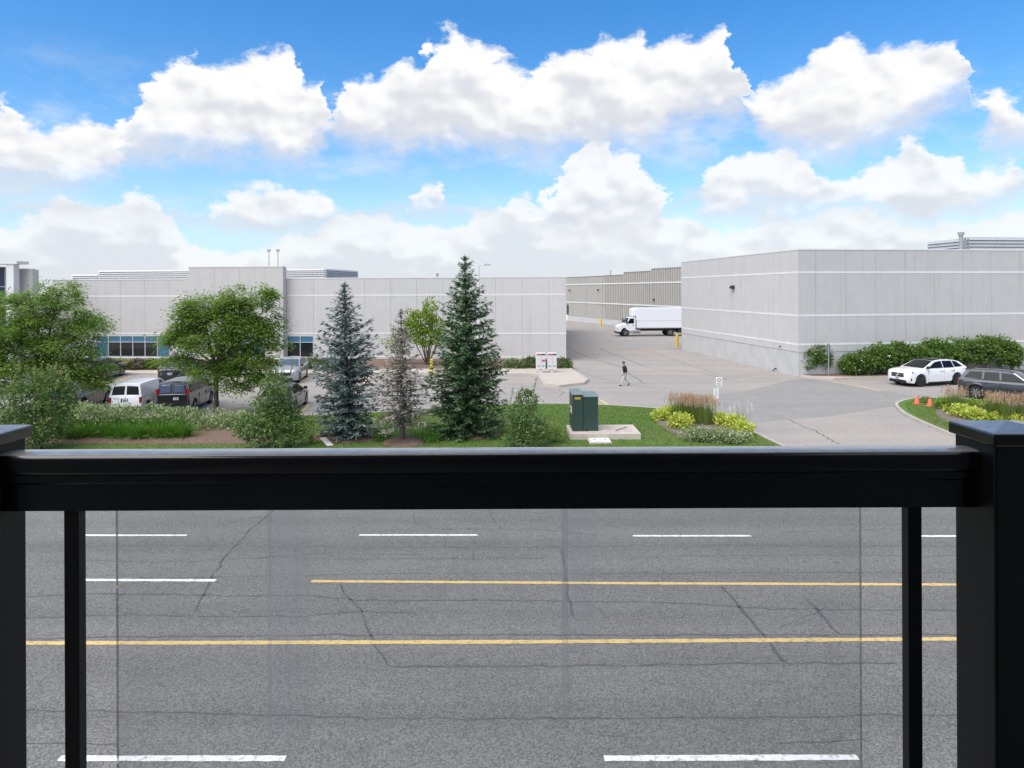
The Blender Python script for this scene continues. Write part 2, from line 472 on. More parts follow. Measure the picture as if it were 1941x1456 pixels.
# ------------------------------------------------------------------ mesh helpers
class MB:
    def __init__(s):
        s.v, s.f = [], []

    def add(s, verts, faces):
        o = len(s.v)
        s.v.extend([tuple(p) for p in verts])
        s.f.extend([tuple(i + o for i in f) for f in faces])
        return s

    def box(s, a, b, fr=None):
        x0, y0, z0 = a
        x1, y1, z1 = b
        P = [(x0, y0, z0), (x1, y0, z0), (x1, y1, z0), (x0, y1, z0), (x0, y0, z1), (x1, y0, z1), (x1, y1, z1), (x0, y1, z1)]
        if fr is not None:
            P = [fr(*p) for p in P]
        return s.add(P, [(0, 3, 2, 1), (4, 5, 6, 7), (0, 1, 5, 4), (1, 2, 6, 5), (2, 3, 7, 6), (3, 0, 4, 7)])

    def prism(s, poly, z0, z1):
        n = len(poly)
        P = [(p[0], p[1], z0) for p in poly] + [(p[0], p[1], z1) for p in poly]
        F = [tuple(range(n - 1, -1, -1)), tuple(range(n, 2 * n))] + [(i, (i + 1) % n, n + (i + 1) % n, n + i) for i in range(n)]
        return s.add(P, F)

    def extrude(s, poly, off):
        """poly: 3d points, off: vector"""
        n = len(poly)
        off = Vector(off)
        P = [Vector(p) for p in poly]
        P = P + [p + off for p in P]
        F = [tuple(range(n - 1, -1, -1)), tuple(range(n, 2 * n))] + [(i, (i + 1) % n, n + (i + 1) % n, n + i) for i in range(n)]
        return s.add(P, F)

    def tube(s, pts, radii, n=6, cap=True):
        pts = [Vector(p) for p in pts]
        base = len(s.v)
        up = Vector((0.13, 0.21, 1))
        for i, p in enumerate(pts):
            d = (pts[min(i + 1, len(pts) - 1)] - pts[max(i - 1, 0)])
            d = d.normalized() if d.length > 1e-9 else Vector((0, 0, 1))
            a = d.cross(up if abs(d.z) < 0.95 else Vector((1, 0, 0))).normalized()
            b = d.cross(a)
            r = radii[i] if hasattr(radii, '__len__') else radii
            for k in range(n):
                t = 2 * math.pi * k / n
                s.v.append(tuple(p + (a * math.cos(t) + b * math.sin(t)) * r))
        for i in range(len(pts) - 1):
            for k in range(n):
                q = base + i * n
                s.f.append((q + k, q + (k + 1) % n, q + n + (k + 1) % n, q + n + k))
        if cap:
            s.f.append(tuple(base + k for k in range(n - 1, -1, -1)))
            q = base + (len(pts) - 1) * n
            s.f.append(tuple(q + k for k in range(n)))
        return s

    def lathe(s, prof, n=16, axis='z', c=(0, 0, 0)):
        base = len(s.v)
        for r, h in prof:
            for k in range(n):
                t = 2 * math.pi * k / n
                a, b = r * math.cos(t), r * math.sin(t)
                p = {'z': (a, b, h), 'y': (a, h, b), 'x': (h, a, b)}[axis]
                s.v.append((p[0] + c[0], p[1] + c[1], p[2] + c[2]))
        for i in range(len(prof) - 1):
            for k in range(n):
                q = base + i * n
                s.f.append((q + k, q + (k + 1) % n, q + n + (k + 1) % n, q + n + k))
        s.f.append(tuple(base + k for k in range(n - 1, -1, -1)))
        q = base + (len(prof) - 1) * n
        s.f.append(tuple(q + k for k in range(n)))
        return s

    def mesh(s, name, origin=(0, 0, 0), fixn=True):
        me = bpy.data.meshes.new(name)
        o = Vector(origin)
        me.from_pydata([tuple(Vector(p) - o) for p in s.v], [], s.f)
        if fixn:
            bm = bmesh.new()
            bm.from_mesh(me)
            bmesh.ops.recalc_face_normals(bm, faces=bm.faces)
            bm.to_mesh(me)
            bm.free()
        return me


WL = {}


def link(name, me, material, parent=None, smooth=False, loc=None, bevel=0.0, auto=None):
    if material is not None:
        me.materials.append(material)
    if smooth:
        me.polygons.foreach_set('use_smooth', [True] * len(me.polygons))
        if auto:
            bm = bmesh.new()
            bm.from_mesh(me)
            for e in bm.edges:
                if len(e.link_faces) == 2 and e.calc_face_angle(0) > auto:
                    e.smooth = False
            bm.to_mesh(me)
            bm.free()
    o = bpy.data.objects.new(name, me)
    col.objects.link(o)
    if parent is not None:
        o.parent = parent
    if loc is not None:
        o.location = loc
    if bevel:
        b = o.modifiers.new('edge', 'BEVEL')
        b.width = bevel
        b.segments = 2
        b.limit_method = 'ANGLE'
        b.angle_limit = math.radians(40)
    return o


def wpart(name, mb, material, parent, smooth=False, bevel=0.0, auto=None, fixn=True):
    """world-coordinate mesh under a thing whose Empty is unrotated"""
    org = Vector(WL.get(parent.name, (0, 0, 0))) if parent is not None else Vector((0, 0, 0))
    o = link(name, mb.mesh(name, org, fixn), material, parent, smooth, None, bevel, auto)
    WL[o.name] = tuple(org)
    return o


def lpart(name, mb, material, parent, smooth=False, bevel=0.0, auto=None):
    return link(name, mb.mesh(name), material, parent, smooth, None, bevel, auto)


def tag(o, label=None, cat=None, group=None, kind=None):
    for k, v in (('label', label), ('category', cat), ('group', group), ('kind', kind)):
        if v:
            o[k] = v
    return o


def thing(name, label, cat, loc=(0, 0, 0), rz=0.0, group=None):
    o = bpy.data.objects.new(name, None)
    o.empty_display_size = 0.2
    col.objects.link(o)
    o.location = loc
    o.rotation_euler = (0, 0, rz)
    WL[o.name] = tuple(loc)
    return tag(o, label, cat, group)


def struct(name, mb, material, label=None, smooth=False):
    o = wpart(name, mb, material, None, smooth)
    WL[o.name] = (0, 0, 0)
    return tag(o, label, None, None, 'structure')


def flat(poly, z):
    return MB().add([(p[0], p[1], z) for p in poly], [tuple(range(len(poly)))])


def tri_flat(poly, z0, z1):
    """a possibly concave raised slab"""
    bm = bmesh.new()
    vs_ = [bm.verts.new((p[0], p[1], z1)) for p in poly]
    f = bm.faces.new(vs_)
    bm.normal_update()
    if f.normal.z < 0:
        f.normal_flip()
    if z0 is not None:
        r = bmesh.ops.extrude_face_region(bm, geom=[f])
        low = [e for e in r['geom'] if isinstance(e, bmesh.types.BMVert)]
        for v in low:
            v.co.z = z0
    bmesh.ops.triangulate(bm, faces=[x for x in bm.faces if len(x.verts) > 4])
    mb = MB()
    bm.verts.index_update()
    mb.v = [tuple(v.co) for v in bm.verts]
    mb.f = [tuple(v.index for v in x.verts) for x in bm.faces]
    bm.free()
    return mb


def smooth_poly(pts, closed=True, k=4):
    out = []
    n = len(pts)
    rngi = range(n) if closed else range(n - 1)
    for i in rngi:
        p0 = Vector(pts[(i - 1) % n] if closed else pts[max(i - 1, 0)])
        p1, p2 = Vector(pts[i]), Vector(pts[(i + 1) % n])
        p3 = Vector(pts[(i + 2) % n] if closed else pts[min(i + 2, n - 1)])
        for j in range(k):
            t = j / k
            out.append(0.5 * ((2 * p1) + (p2 - p0) * t + (2 * p0 - 5 * p1 + 4 * p2 - p3) * t * t + (3 * p1 - p0 - 3 * p2 + p3) * t ** 3))
    if not closed:
        out.append(Vector(pts[-1]))
    return out


def strip(pts, w, z, jitter=0.0):
    pts = [Vector((p[0], p[1])) for p in pts]
    mb = MB()
    n = len(pts)
    V = []
    for i, p in enumerate(pts):
        d = pts[min(i + 1, n - 1)] - pts[max(i - 1, 0)]
        d = d.normalized() if d.length else Vector((1, 0))
        nn = Vector((-d.y, d.x))
        ww = w * 0.5 * (1 + jitter * random.uniform(-1, 1))
        a, b = p + nn * ww, p - nn * ww
        V += [(a.x, a.y, z), (b.x, b.y, z)]
    return mb.add(V, [(2 * i, 2 * i + 1, 2 * i + 3, 2 * i + 2) for i in range(n - 1)])


def kerb(pts, w, z0, z1):
    """upright band along an open polyline; pts is the face on the road side, body lies to the left"""
    pts = [Vector((p[0], p[1])) for p in pts]
    n = len(pts)
    mb = MB()
    V = []
    for i, p in enumerate(pts):
        d = (pts[min(i + 1, n - 1)] - pts[max(i - 1, 0)]).normalized()
        nn = Vector((-d.y, d.x))
        q = p + nn * w
        V += [(p.x, p.y, z0), (p.x + nn.x * 0.02, p.y + nn.y * 0.02, z1), (q.x, q.y, z1), (q.x, q.y, z0)]
    F = []
    for i in range(n - 1):
        a, b = 4 * i, 4 * i + 4
        for k in range(4):
            F.append((a + k, a + (k + 1) % 4, b + (k + 1) % 4, b + k))
    F += [(0, 1, 2, 3), (4 * n - 4, 4 * n - 3, 4 * n - 2, 4 * n - 1)]
    return mb.add(V, F)


# ------------------------------------------------------------------ ground, road, lot
struct('ground', flat([(-900, -300), (900, -300), (900, 1500), (-900, 1500)], -0.10), m_ground, 'bare flat ground reaching the horizon')
ROADY = 21.9
road = struct('road', flat([(-150, 3.0), (150, 3.0), (150, ROADY), (-150, ROADY)], 0.0), m_road, 'wide grey cracked asphalt road with painted lane lines')
lot = struct('parking_lot', flat([(-90, ROADY), (90, ROADY), (90, 210), (-90, 210)], -0.001), m_lot, 'pale worn asphalt driveway and parking lot')


def marking(pxs, w, m, name='lane_line', parent=None, z=0.005):
    a = [gp(*p) for p in pxs]
    pts = []
    for i in range(len(a) - 1):
        nk = max(12, int((a[i + 1] - a[i]).length / 0.12))
        for k in range(nk):
            pts.append(a[i].lerp(a[i + 1], k / nk))
    pts.append(a[-1])
    return wpart(name, strip(pts, w, z, 0.14), m, parent, fixn=False)


marking([(-560, 1439), (-140, 1438.5)], 0.115, m_white, parent=road)
marking([(112, 1438), (541, 1438)], 0.115, m_white, parent=road)
marking([(1145, 1438), (1626, 1436)], 0.115, m_white, parent=road)
marking([(2240, 1434), (2700, 1432)], 0.115, m_white, parent=road)
marking([(-1500, 1222), (300, 1219), (1000, 1217), (1817, 1211.5), (3200, 1204)], 0.13, m_yell, parent=road)
marking([(590, 1102), (1200, 1106), (1817, 1108.5), (3300, 1114)], 0.12, m_yell, parent=road)
for x0, x1, y in ((-460, -240, 1101), (128, 409, 1100.5)):
    marking([(x0, y - 1), (x1, y)], 0.12, m_white, parent=road)
for x0, x1, y in ((-920, -690, 1017), (-390, -165, 1016), (135, 354, 1015), (681, 906, 1014.5), (1200, 1424, 1016), (1722, 1945, 1016.5), (2240, 2460, 1018)):
    marking([(x0, y), (x1, y)], 0.11, m_white, parent=road)


def crack(pxs, w, parent, m, jit=0.5, wob=0.02, z=0.0025, name='crack'):
    a = [gp(*p) for p in pxs]
    pts = []
    for i in range(len(a) - 1):
        L = (a[i + 1] - a[i]).length
        n = max(2, min(24, int(L / 0.25)))
        for k in range(n):
            p = a[i].lerp(a[i + 1], k / n)
            pts.append(p + Vector((random.gauss(0, wob), random.gauss(0, wob), 0)))
    pts.append(a[-1])
    return wpart(name, strip(pts, w, z, jit), m, parent, fixn=False)


RC = [([(-200, 1215), (150, 1210), (400, 1206), (800, 1204), (1250, 1204), (1817, 1203), (2300, 1200)], 0.035),
      ([(-100, 1136), (180, 1126), (330, 1128), (500, 1130), (590, 1128), (680, 1138), (900, 1138), (1250, 1141), (1440, 1153), (1817, 1158)], 0.035),
      ([(50, 1172), (180, 1166), (390, 1168), (550, 1169), (660, 1160), (790, 1162)], 0.03),
      ([(645, 1108), (652, 1124), (682, 1155), (705, 1213), (735, 1263), (900, 1263), (1200, 1260), (1485, 1257), (1700, 1257)], 0.04),
      ([(1370, 1112), (1400, 1150), (1445, 1205), (1487, 1256)], 0.06), ([(1522, 1130), (1590, 1201)], 0.06),
      ([(1065, 1040), (1075, 1130), (1088, 1170)], 0.06), ([(370, 1160), (405, 1085), (430, 1050), (475, 1004), (520, 966), (560, 940)], 0.05),
      ([(410, 1000), (470, 982), (520, 978)], 0.025), ([(600, 1091), (700, 1088), (880, 1087), (1100, 1088), (1500, 1085), (1817, 1086)], 0.022),
      ([(100, 1098), (300, 1096), (600, 1091)], 0.02), ([(-50, 1345), (220, 1349), (420, 1352), (700, 1362), (1000, 1363), (1450, 1361), (1817, 1355)], 0.03),
      ([(45, 1410), (120, 1411), (220, 1410)], 0.022), ([(1475, 1408), (1560, 1407), (1640, 1402)], 0.022),
      ([(160, 1035), (330, 1034), (500, 1036), (700, 1038), (1000, 1037), (1400, 1034), (1817, 1036)], 0.018),
      ([(160, 1062), (300, 1066), (520, 1056), (640, 1060), (900, 1059), (1030, 1058)], 0.018),
      ([(780, 965), (790, 990), (830, 1003), (1000, 1003), (1150, 1015)], 0.022), ([(925, 962), (935, 985), (950, 1003)], 0.03),
      ([(840, 1018), (846, 1038), (897, 1040), (897, 1065)], 0.02), ([(1480, 1010), (1560, 1006), (1650, 1004), (1800, 1003)], 0.02),
      ([(1280, 1055), (1420, 1053), (1600, 1052), (1817, 1054)], 0.018), ([(50, 1012), (110, 1007)], 0.02), ([(480, 1060), (540, 1050), (700, 1051), (800, 1052)], 0.015),
      ([(900, 1100), (898, 1150)], 0.015), ([(1232, 1101), (1240, 1125)], 0.015), ([(1480, 1190), (1570, 1150)], 0.012), ([(215, 1140), (270, 1090)], 0.012)]
for pts, w in RC:
    crack(pts, w, road, m_crack)
LC = [([(1000, 645), (1065, 655), (1110, 675), (1150, 688), (1180, 697), (1195, 710), (1222, 727)], 0.07),
      ([(1135, 661), (1180, 678), (1225, 696), (1260, 701), (1330, 707), (1380, 720)], 0.08), ([(1200, 663), (1240, 669), (1300, 690), (1360, 709)], 0.06),
      ([(1090, 700), (1120, 712), (1180, 728)], 0.05), ([(1270, 660), (1330, 672), (1440, 690)], 0.05), ([(1480, 790), (1540, 815), (1590, 842)], 0.06),
      ([(1667, 741), (1700, 746), (1733, 754)], 0.06), ([(1033, 736), (1066, 742), (1068, 745), (1058, 752)], 0.06), ([(1020, 752), (1040, 771)], 0.05),
      ([(960, 727), (1000, 733), (1060, 745)], 0.04), ([(1210, 735), (1330, 740), (1500, 742)], 0.03), ([(1380, 720), (1440, 705), (1470, 714)], 0.03)]
for pts, w in LC:
    crack(pts, w, lot, m_crackl, 0.5, 0.05)
# darker resurfaced patch across the driveway
wpart('asphalt_patch', flat([gp(*p) for p in ((1290, 752), (1400, 744), (1520, 716), (1560, 722), (1600, 728), (1668, 742), (1720, 752), (1790, 763), (1705, 768), (1650, 777), (1560, 790), (1440, 800), (1345, 800))], 0.003), m_patch, lot)
for pxs in (((1579, 724), (1625, 732), (1668, 741.5)), ((1137, 758), (1162, 773)), ((589, 713), (566, 726)), ((586, 767), (560, 791)),
            ((700, 713), (690, 726)), ((880, 713), (878, 722)), ((470, 713), (440, 726)), ((250, 713), (200, 728)), ((360, 713), (330, 728))):
    marking(pxs, 0.14, m_yell2, 'stall_line', lot, 0.006)

# planted islands: kerb, lawn, beds
LI = [(-70, 32.4), (-26, 34.2), (-11.2, 35.0), (-4, 36.8), (0.9, 38.3), (4.6, 38.0), (7.7, 36.8), (9.3, 35.4), (10.3, 33.2), (10.8, 30.9), (11.05, 28.2), (11.5, 25.5), (13.0, 23.1), (15.6, ROADY)]
LIs = [Vector((p[0], p[1])) for p in smooth_poly([(a, b, 0) for a, b in LI], False, 4)]
RI = [(23.6, ROADY), (21.0, 23.4), (19.6, 26.2), (19.15, 29.3), (19.35, 31.6), (19.7, 33.7), (20.2, 35.6), (21.3, 38.0), (23.2, 39.6), (25.2, 39.8), (26.6, 38.8), (30, 35.4), (34, 31.4), (42, 23.5), (44, ROADY)]
RIs = [Vector((p[0], p[1])) for p in smooth_poly([(a, b, 0) for a, b in RI], False, 4)]
LZ = 0.12


def inset(pts, w):
    """shift a polyline to its right-hand side"""
    out = []
    for i, p in enumerate(pts):
        d = (pts[min(i + 1, len(pts) - 1)] - pts[max(i - 1, 0)]).normalized()
        out.append((p.x + d.y * w, max(ROADY + w, p.y - d.x * w)))
    return out


lawn_a = struct('lawn', tri_flat(inset(LIs, 0.1) + [(-70, ROADY + 0.1)], -0.05, LZ), m_lawn, 'mown green verge between road and parking lot')
lawn_b = struct('lawn', tri_flat(inset(RIs, 0.1), -0.05, LZ), m_lawn, 'green kerbed island on the far side of driveway')
struct('kerb', kerb([(p.x, p.y) for p in reversed(LIs)], 0.17, -0.05, LZ + 0.02).add([], []), m_kerb, 'pale concrete kerb around the lawn verge')
struct('kerb', kerb([(p.x, p.y) for p in reversed(RIs)], 0.17, -0.05, LZ + 0.02), m_kerb, 'pale concrete kerb around driveway island')
struct('kerb', kerb([(-70, ROADY), (15.6, ROADY)], 0.17, -0.05, LZ + 0.021), m_kerb, 'straight concrete road kerb beside the verge')
struct('kerb', kerb([(23.6, ROADY), (44, ROADY)], 0.17, -0.05, LZ + 0.021), m_kerb, 'straight concrete road kerb beside the island')


def bed(poly, m, z=LZ + 0.012, parent=None):
    pts = smooth_poly([(p.x, p.y, 0) for p in poly], True, 4)
    n = len(pts)
    c = sum(pts, Vector()) / n
    mb = MB()
    rings = [(1.0, 0.0), (0.93, 0.05), (0.6, 0.09), (0.25, 0.11)]
    for r, h in rings:
        for p in pts:
            q = c + (p - c) * r
            mb.v.append((q.x + random.gauss(0, 0.02), q.y + random.gauss(0, 0.02), z + h - 0.02))
    mb.v.append((c.x, c.y, z + 0.1))
    for i in range(len(rings) - 1):
        for k in range(n):
            mb.f.append((i * n + k, i * n + (k + 1) % n, (i + 1) * n + (k + 1) % n, (i + 1) * n + k))
    q = (len(rings) - 1) * n
    for k in range(n):
        mb.f.append((q + k, q + (k + 1) % n, len(mb.v) - 1))
    return wpart('planting_bed', mb, m, parent, True)


bed([gp(*p, LZ) for p in ((-60, 812), (140, 798), (340, 798), (470, 808), (540, 822), (520, 838), (400, 843), (150, 842), (-60, 848))], m_soil, parent=lawn_a)
bed([gp(*p, LZ) for p in ((1236, 790), (1270, 776), (1340, 780), (1400, 795), (1424, 820), (1400, 840), (1335, 838), (1275, 822))], m_gravel, parent=lawn_a)
bed([gp(*p, LZ) for p in ((1770, 784), (1800, 766), (1880, 762), (1990, 770), (2010, 830), (1900, 822), (1830, 812))], m_gravel, parent=lawn_b)
bed([gp(*p, LZ) for p in ((725, 838), (745, 828), (780, 828), (805, 836), (795, 846), (740, 848))], m_soil, parent=lawn_a)
bed([gp(*p, LZ) for p in ((830, 824), (850, 814), (920, 812), (950, 820), (925, 832), (865, 834))], m_soil, parent=lawn_a)
bed([gp(*p, LZ) for p in ((590, 830), (620, 818), (690, 818), (730, 826), (700, 838), (625, 840))], m_soil, parent=lawn_a)


def inside(poly, X, Y):
    px = np.array([p[0] for p in poly])
    py = np.array([p[1] for p in poly])
    n = len(poly)
    c = np.zeros(X.shape, bool)
    j = n - 1
    for i in range(n):
        t = ((py[i] > Y) != (py[j] > Y)) & (X < (px[j] - px[i]) * (Y - py[i]) / (py[j] - py[i] + 1e-12) + px[i])
        c ^= t
        j = i
    return c


def arr_mesh(name, V, F, m, parent=None, loc=(0, 0, 0), smooth=False):
    """V (n,3), F (m,k) arrays"""
    me = bpy.data.meshes.new(name)
    k = F.shape[1]
    me.vertices.add(len(V))
    me.vertices.foreach_set('co', (V - np.array(loc)).astype(np.float32).ravel())
    me.loops.add(F.size)
    me.loops.foreach_set('vertex_index', F.astype(np.int32).ravel())
    me.polygons.add(len(F))
    me.polygons.foreach_set('loop_start', np.arange(0, F.size, k, dtype=np.int32))
    me.polygons.foreach_set('loop_total', np.full(len(F), k, np.int32))
    me.update(calc_edges=True)
    o = link(name, me, m, parent, smooth)
    return o


def unit(a):
    return a / np.maximum(np.linalg.norm(a, axis=-1, keepdims=True), 1e-9)


def leaves(C, D, N, L, Wd, fold=0.15):
    """diamond leaves: base C, axis D, normal N"""
    D = unit(D)
    S = unit(np.cross(D, N))
    U = np.cross(S, D)
    L = np.asarray(L).reshape(-1, 1) * np.ones((len(C), 1))
    Wd = np.asarray(Wd).reshape(-1, 1) * np.ones((len(C), 1))
    a = C
    b = C + D * L * 0.45 + S * Wd * 0.5 + U * Wd * fold
    c = C + D * L
    d = C + D * L * 0.45 - S * Wd * 0.5 + U * Wd * fold
    V = np.stack([a, b, c, d], 1).reshape(-1, 3)
    F = np.arange(len(V)).reshape(-1, 4)
    return V, F


def cat(parts):
    Vs, Fs, o = [], [], 0
    for V, F in parts:
        Vs.append(V)
        Fs.append(F + o)
        o += len(V)
    return np.concatenate(Vs), np.concatenate(Fs)


# grass blades on the verges
def grass_stuff(poly, n, hgt, label, parent=None, holes=()):
    x0, x1 = min(p[0] for p in poly), max(p[0] for p in poly)
    y0, y1 = min(p[1] for p in poly), max(p[1] for p in poly)
    X = rng.uniform(x0, x1, n)
    Y = rng.uniform(y0, y1, n)
    k = inside(poly, X, Y)
    X, Y = X[k], Y[k]
    C = np.stack([X, Y, np.full(len(X), LZ - 0.005)], 1)
    D = np.stack([rng.normal(0, 0.45, len(X)), rng.normal(0, 0.45, len(X)), np.ones(len(X))], 1)
    N = rng.normal(0, 1, (len(X), 3))
    V, F = leaves(C, D, N, rng.uniform(0.5, 1.1, len(X)) * hgt, 0.022, 0.0)
    o = arr_mesh('grass', V, F, m_grass, parent)
    return tag(o, label, 'grass', None, 'stuff')


ins = [(p.x, p.y) for p in LIs]
grass_stuff([(-30, 27.2), (-26, 33.9), (-11.2, 34.7), (-4, 36.5), (0.9, 38.0), (4.6, 37.7), (7.5, 36.5), (9.1, 35.2), (10.1, 33.1), (10.5, 30.9), (10.7, 28.2), (10.9, 25), (-30, 25)], 150000, 0.075, 'short green grass growing on the roadside verge')
grass_stuff([(20.3, 26.2), (19.5, 29.3), (19.7, 31.6), (20.0, 33.6), (20.6, 35.6), (21.7, 37.8), (23.3, 39.3), (25.1, 39.4), (26.4, 38.5), (29.7, 35.1), (33, 31.9), (33, 26.2)], 42000, 0.075, 'short green grass growing on the driveway island')

# ------------------------------------------------------------------ buildings
def frame_of(P0, P1):
    P0, P1 = Vector((P0[0], P0[1])), Vector((P1[0], P1[1]))
    u = (P1 - P0).normalized()
    n = Vector((u.y, -u.x))                       # outward: right-hand side of P0 -> P1 ... towards the viewer for left-to-right walls

    def fr(s, d, z):
        p = P0 + u * s + n * d
        return (p.x, p.y, z)
    return fr, (P1 - P0).length, u, n, P0


def s_on(px, P0, u):
    rx, ry, _ = ray(px, 600)
    # P0 + u s = t (rx, 1)
    den = u.x - rx * u.y
    s = (rx * P0.y - P0.x) / den
    return s


def panel_wall(b, P0, P1, z0, ztop, pw, bands, m, s_first=None, windows=(), proud=0.06, found=None, gap=0.016, coping=True, ext0=0.0, ext1=0.0, dthick=None):
    fr, L, u, n, p0 = frame_of(P0, P1)
    joints = [0.0]
    s = s_first if s_first is not None else pw
    while s < L - 0.3:
        joints.append(s)
        s += pw
    joints.append(L)
    zb = found if found else z0
    for i in range(len(joints) - 1):
        a, c = joints[i], joints[i + 1]
        a0 = a - ext0 if i == 0 else a + gap / 2
        c0 = c + ext1 if i == len(joints) - 2 else c - gap / 2
        spans = [(zb, ztop)]
        for (w0, w1, wz0, wz1) in windows:
            if a >= w0 - 0.05 and c <= w1 + 0.05:
                spans = [(zb, wz0), (wz1, ztop)]
        for q0, q1 in spans:
            if q1 - q0 > 0.05:
                wpart('panel', MB().box((a0, 0, q0), (c0, proud, q1), fr), m, b)
    for zb_ in bands:
        segs = [(-ext0, L + ext1)]
        for w0, w1, wz0, wz1 in windows:
            if wz0 - 0.02 < zb_ < wz1 + 0.02:
                segs = [q for sg in segs for q in ((sg[0], min(sg[1], w0)), (max(sg[0], w1), sg[1])) if q[1] - q[0] > 0.05]
        for q0, q1 in segs:
            wpart('band', MB().box((q0, proud, zb_ - 0.07), (q1, proud + 0.014, zb_ + 0.07), fr), m_band, b)
    if found:
        wpart('foundation', MB().box((-ext0, 0, z0 - 0.1), (L + ext1, proud - 0.03, found - 0.02), fr), m_found, b)
    if coping:
        wpart('coping', MB().box((-ext0 - 0.02, -0.3, ztop), (L + ext1 + 0.02, proud + 0.03, ztop + 0.09), fr), m_band, b)
    return fr, L, u, n, p0


def core(b, P0, P1, depth, z1, m=None, name='wall'):
    fr, L, u, n, p0 = frame_of(P0, P1)
    return wpart(name, MB().box((0, -depth, -0.1), (L, 0, z1), fr), m or m_joint, b)


def window_strip(b, fr, s0, s1, z0, z1, cols, transom=None, blue=(), d=-0.06):
    w = (s1 - s0) / cols
    fo = wpart('window_frame', MB(), m_mull, b) if False else None
    mb = MB()
    for k in range(cols + 1):
        x = s0 + k * w
        mb.box((x - 0.035, d, z0), (x + 0.035, 0.075, z1), fr)
    mb.box((s0, d + 0.003, z0 - 0.05), (s1, 0.078, z0 + 0.03), fr)
    mb.box((s0, d + 0.003, z1 - 0.03), (s1, 0.078, z1 + 0.04), fr)
    if transom:
        mb.box((s0, d + 0.005, transom - 0.03), (s1, 0.07, transom + 0.03), fr)
    win = wpart('window', mb, m_mull, b)
    for k in range(cols):
        xa, xb = s0 + k * w + 0.03, s0 + (k + 1) * w - 0.03
        if transom:
            wpart('pane', MB().box((xa, 0.002, transom + 0.02), (xb, 0.02, z1 - 0.02), fr), m_paneb, win)
            wpart('pane', MB().box((xa, 0.002, z0 + 0.02), (xb, 0.02, transom - 0.02), fr), m_paneb if k in blue else m_paned, win)
        else:
            wpart('pane', MB().box((xa, 0.002, z0 + 0.02), (xb, 0.02, z1 - 0.02), fr), m_paned, win)
    return win


def louvre(b, P0, P1, z0, z1, n, end=None):
    fr, L, u, nn, p0 = frame_of(P0, P1)
    scr = wpart('roof_screen', MB().box((0, -0.25, z0), (L, -0.12, z1 - 0.03), fr), m_screenback, b)
    h = (z1 - z0) / n
    for k in range(n):
        za = z0 + k * h
        mb = MB()
        P = [fr(0, 0.0, za), fr(L, 0.0, za), fr(L, -0.10, za + h * 0.80), fr(0, -0.10, za + h * 0.80)]
        mb.extrude(P, Vector((nn.x, nn.y, 0)) * -0.02)
        wpart('slat', mb, m_slat, scr)
    return scr


# low office and warehouse block on the left
PR = gp(1072, 684)
PL = at(100, 600, 66.0)
lb = thing('warehouse', 'long low pale precast building with blue strip windows behind the parked vans', 'building', (PL.x, PL.y, 0))
frA, LA, uA, nA, pA = frame_of(PL, PR)
S = lambda px: s_on(px, pA, uA)
ztopA = 7.62
PT0, PT1 = frA(S(369), 0, 0), frA(S(543), 0, 0)
PW = 2.45
# core follows the facade line in three lengths
core(lb, PL, PR, 45, ztopA - 0.25)
wpart('roof', MB().box((0.3, -44.7, ztopA - 0.249), (LA - 0.3, -0.3, ztopA - 0.2), frA), m_roof, lb)
# left length
sa = S(369)
nL = int(sa / PW)
w1a = sa - PW * 4.5 + 0.0
first = sa - PW * nL
wl = [(first + PW * (nL - 4), first + PW * (nL - 1), 0.28, 2.24)]
fr1, L1, u1, n1, p1 = panel_wall(lb, PL, PT0, 0, ztopA, PW, [6.05, 2.50, 0.20], m_panel, s_first=first, windows=wl)
window_strip(lb, fr1, wl[0][0], wl[0][1], 0.28, 2.24, 6, 1.66, blue=(0, 5))
# the taller bay stands forward
fwd = 0.85
ptb0, ptb1 = frA(S(369), fwd, 0), frA(S(543), fwd, 0)
wpart('bay_wall', MB().box((S(369), 0.0, -0.1), (S(543), fwd, 8.6), frA), m_joint, lb)
LB = S(543) - S(369)
wb = [(PW, PW * 4 if PW * 4 < LB else LB, 0.28, 2.24)]
fr2, L2, u2, n2, p2 = panel_wall(lb, ptb0, ptb1, 0, 8.72, PW, [2.50, 0.20], m_panel, windows=[(PW, PW * 3, 0.28, 2.24)], ext0=0.06, ext1=0.06)
window_strip(lb, fr2, PW, PW * 3, 0.28, 2.24, 4, 1.66, blue=(3,))
for e in (0, 1):
    sx = S(543) if e else S(369)
    q = (sx, 0.062, 0) if e else (sx - 0.06, 0.062, 0)
    wpart('return_panel', MB().box((q[0], 0.08, 0), (q[0] + 0.06, fwd, 8.72), frA), m_panel, lb)
# right length
sb = S(543) + 0.06
P3 = frA(sb, 0, 0)
wr = [(0.12, 0.12 + PW, 0.28, 2.24)]
fr3, L3, u3, n3, p3 = panel_wall(lb, P3, PR, 0, ztopA, PW, [6.05, 2.50, 0.34], m_panel_lite, s_first=0.12 + PW, windows=[(0, 0.12 + PW, 0.28, 2.24)], ext1=0.06)
window_strip(lb, fr3, 0.02, 0.12 + PW - 0.02, 0.28, 2.24, 2, 1.66)
# end wall towards the yard
Pe = frA(LA, -45, 0)
panel_wall(lb, PR, Pe, 0, ztopA, 4.9, [6.05, 2.50], m_panel_grey, gap=0.03)
# plant screens on the roof
def roofpt(px, back):
    s = S(px)
    for _ in range(6):                            # follow the ray to the set-back line
        q = Vector(frA(s, -back, 0))
        rx = ray(px, 550)[0]
        s += (rx * q.y - q.x) / (uA.x - rx * uA.y)
    return frA(s, -back, 0)


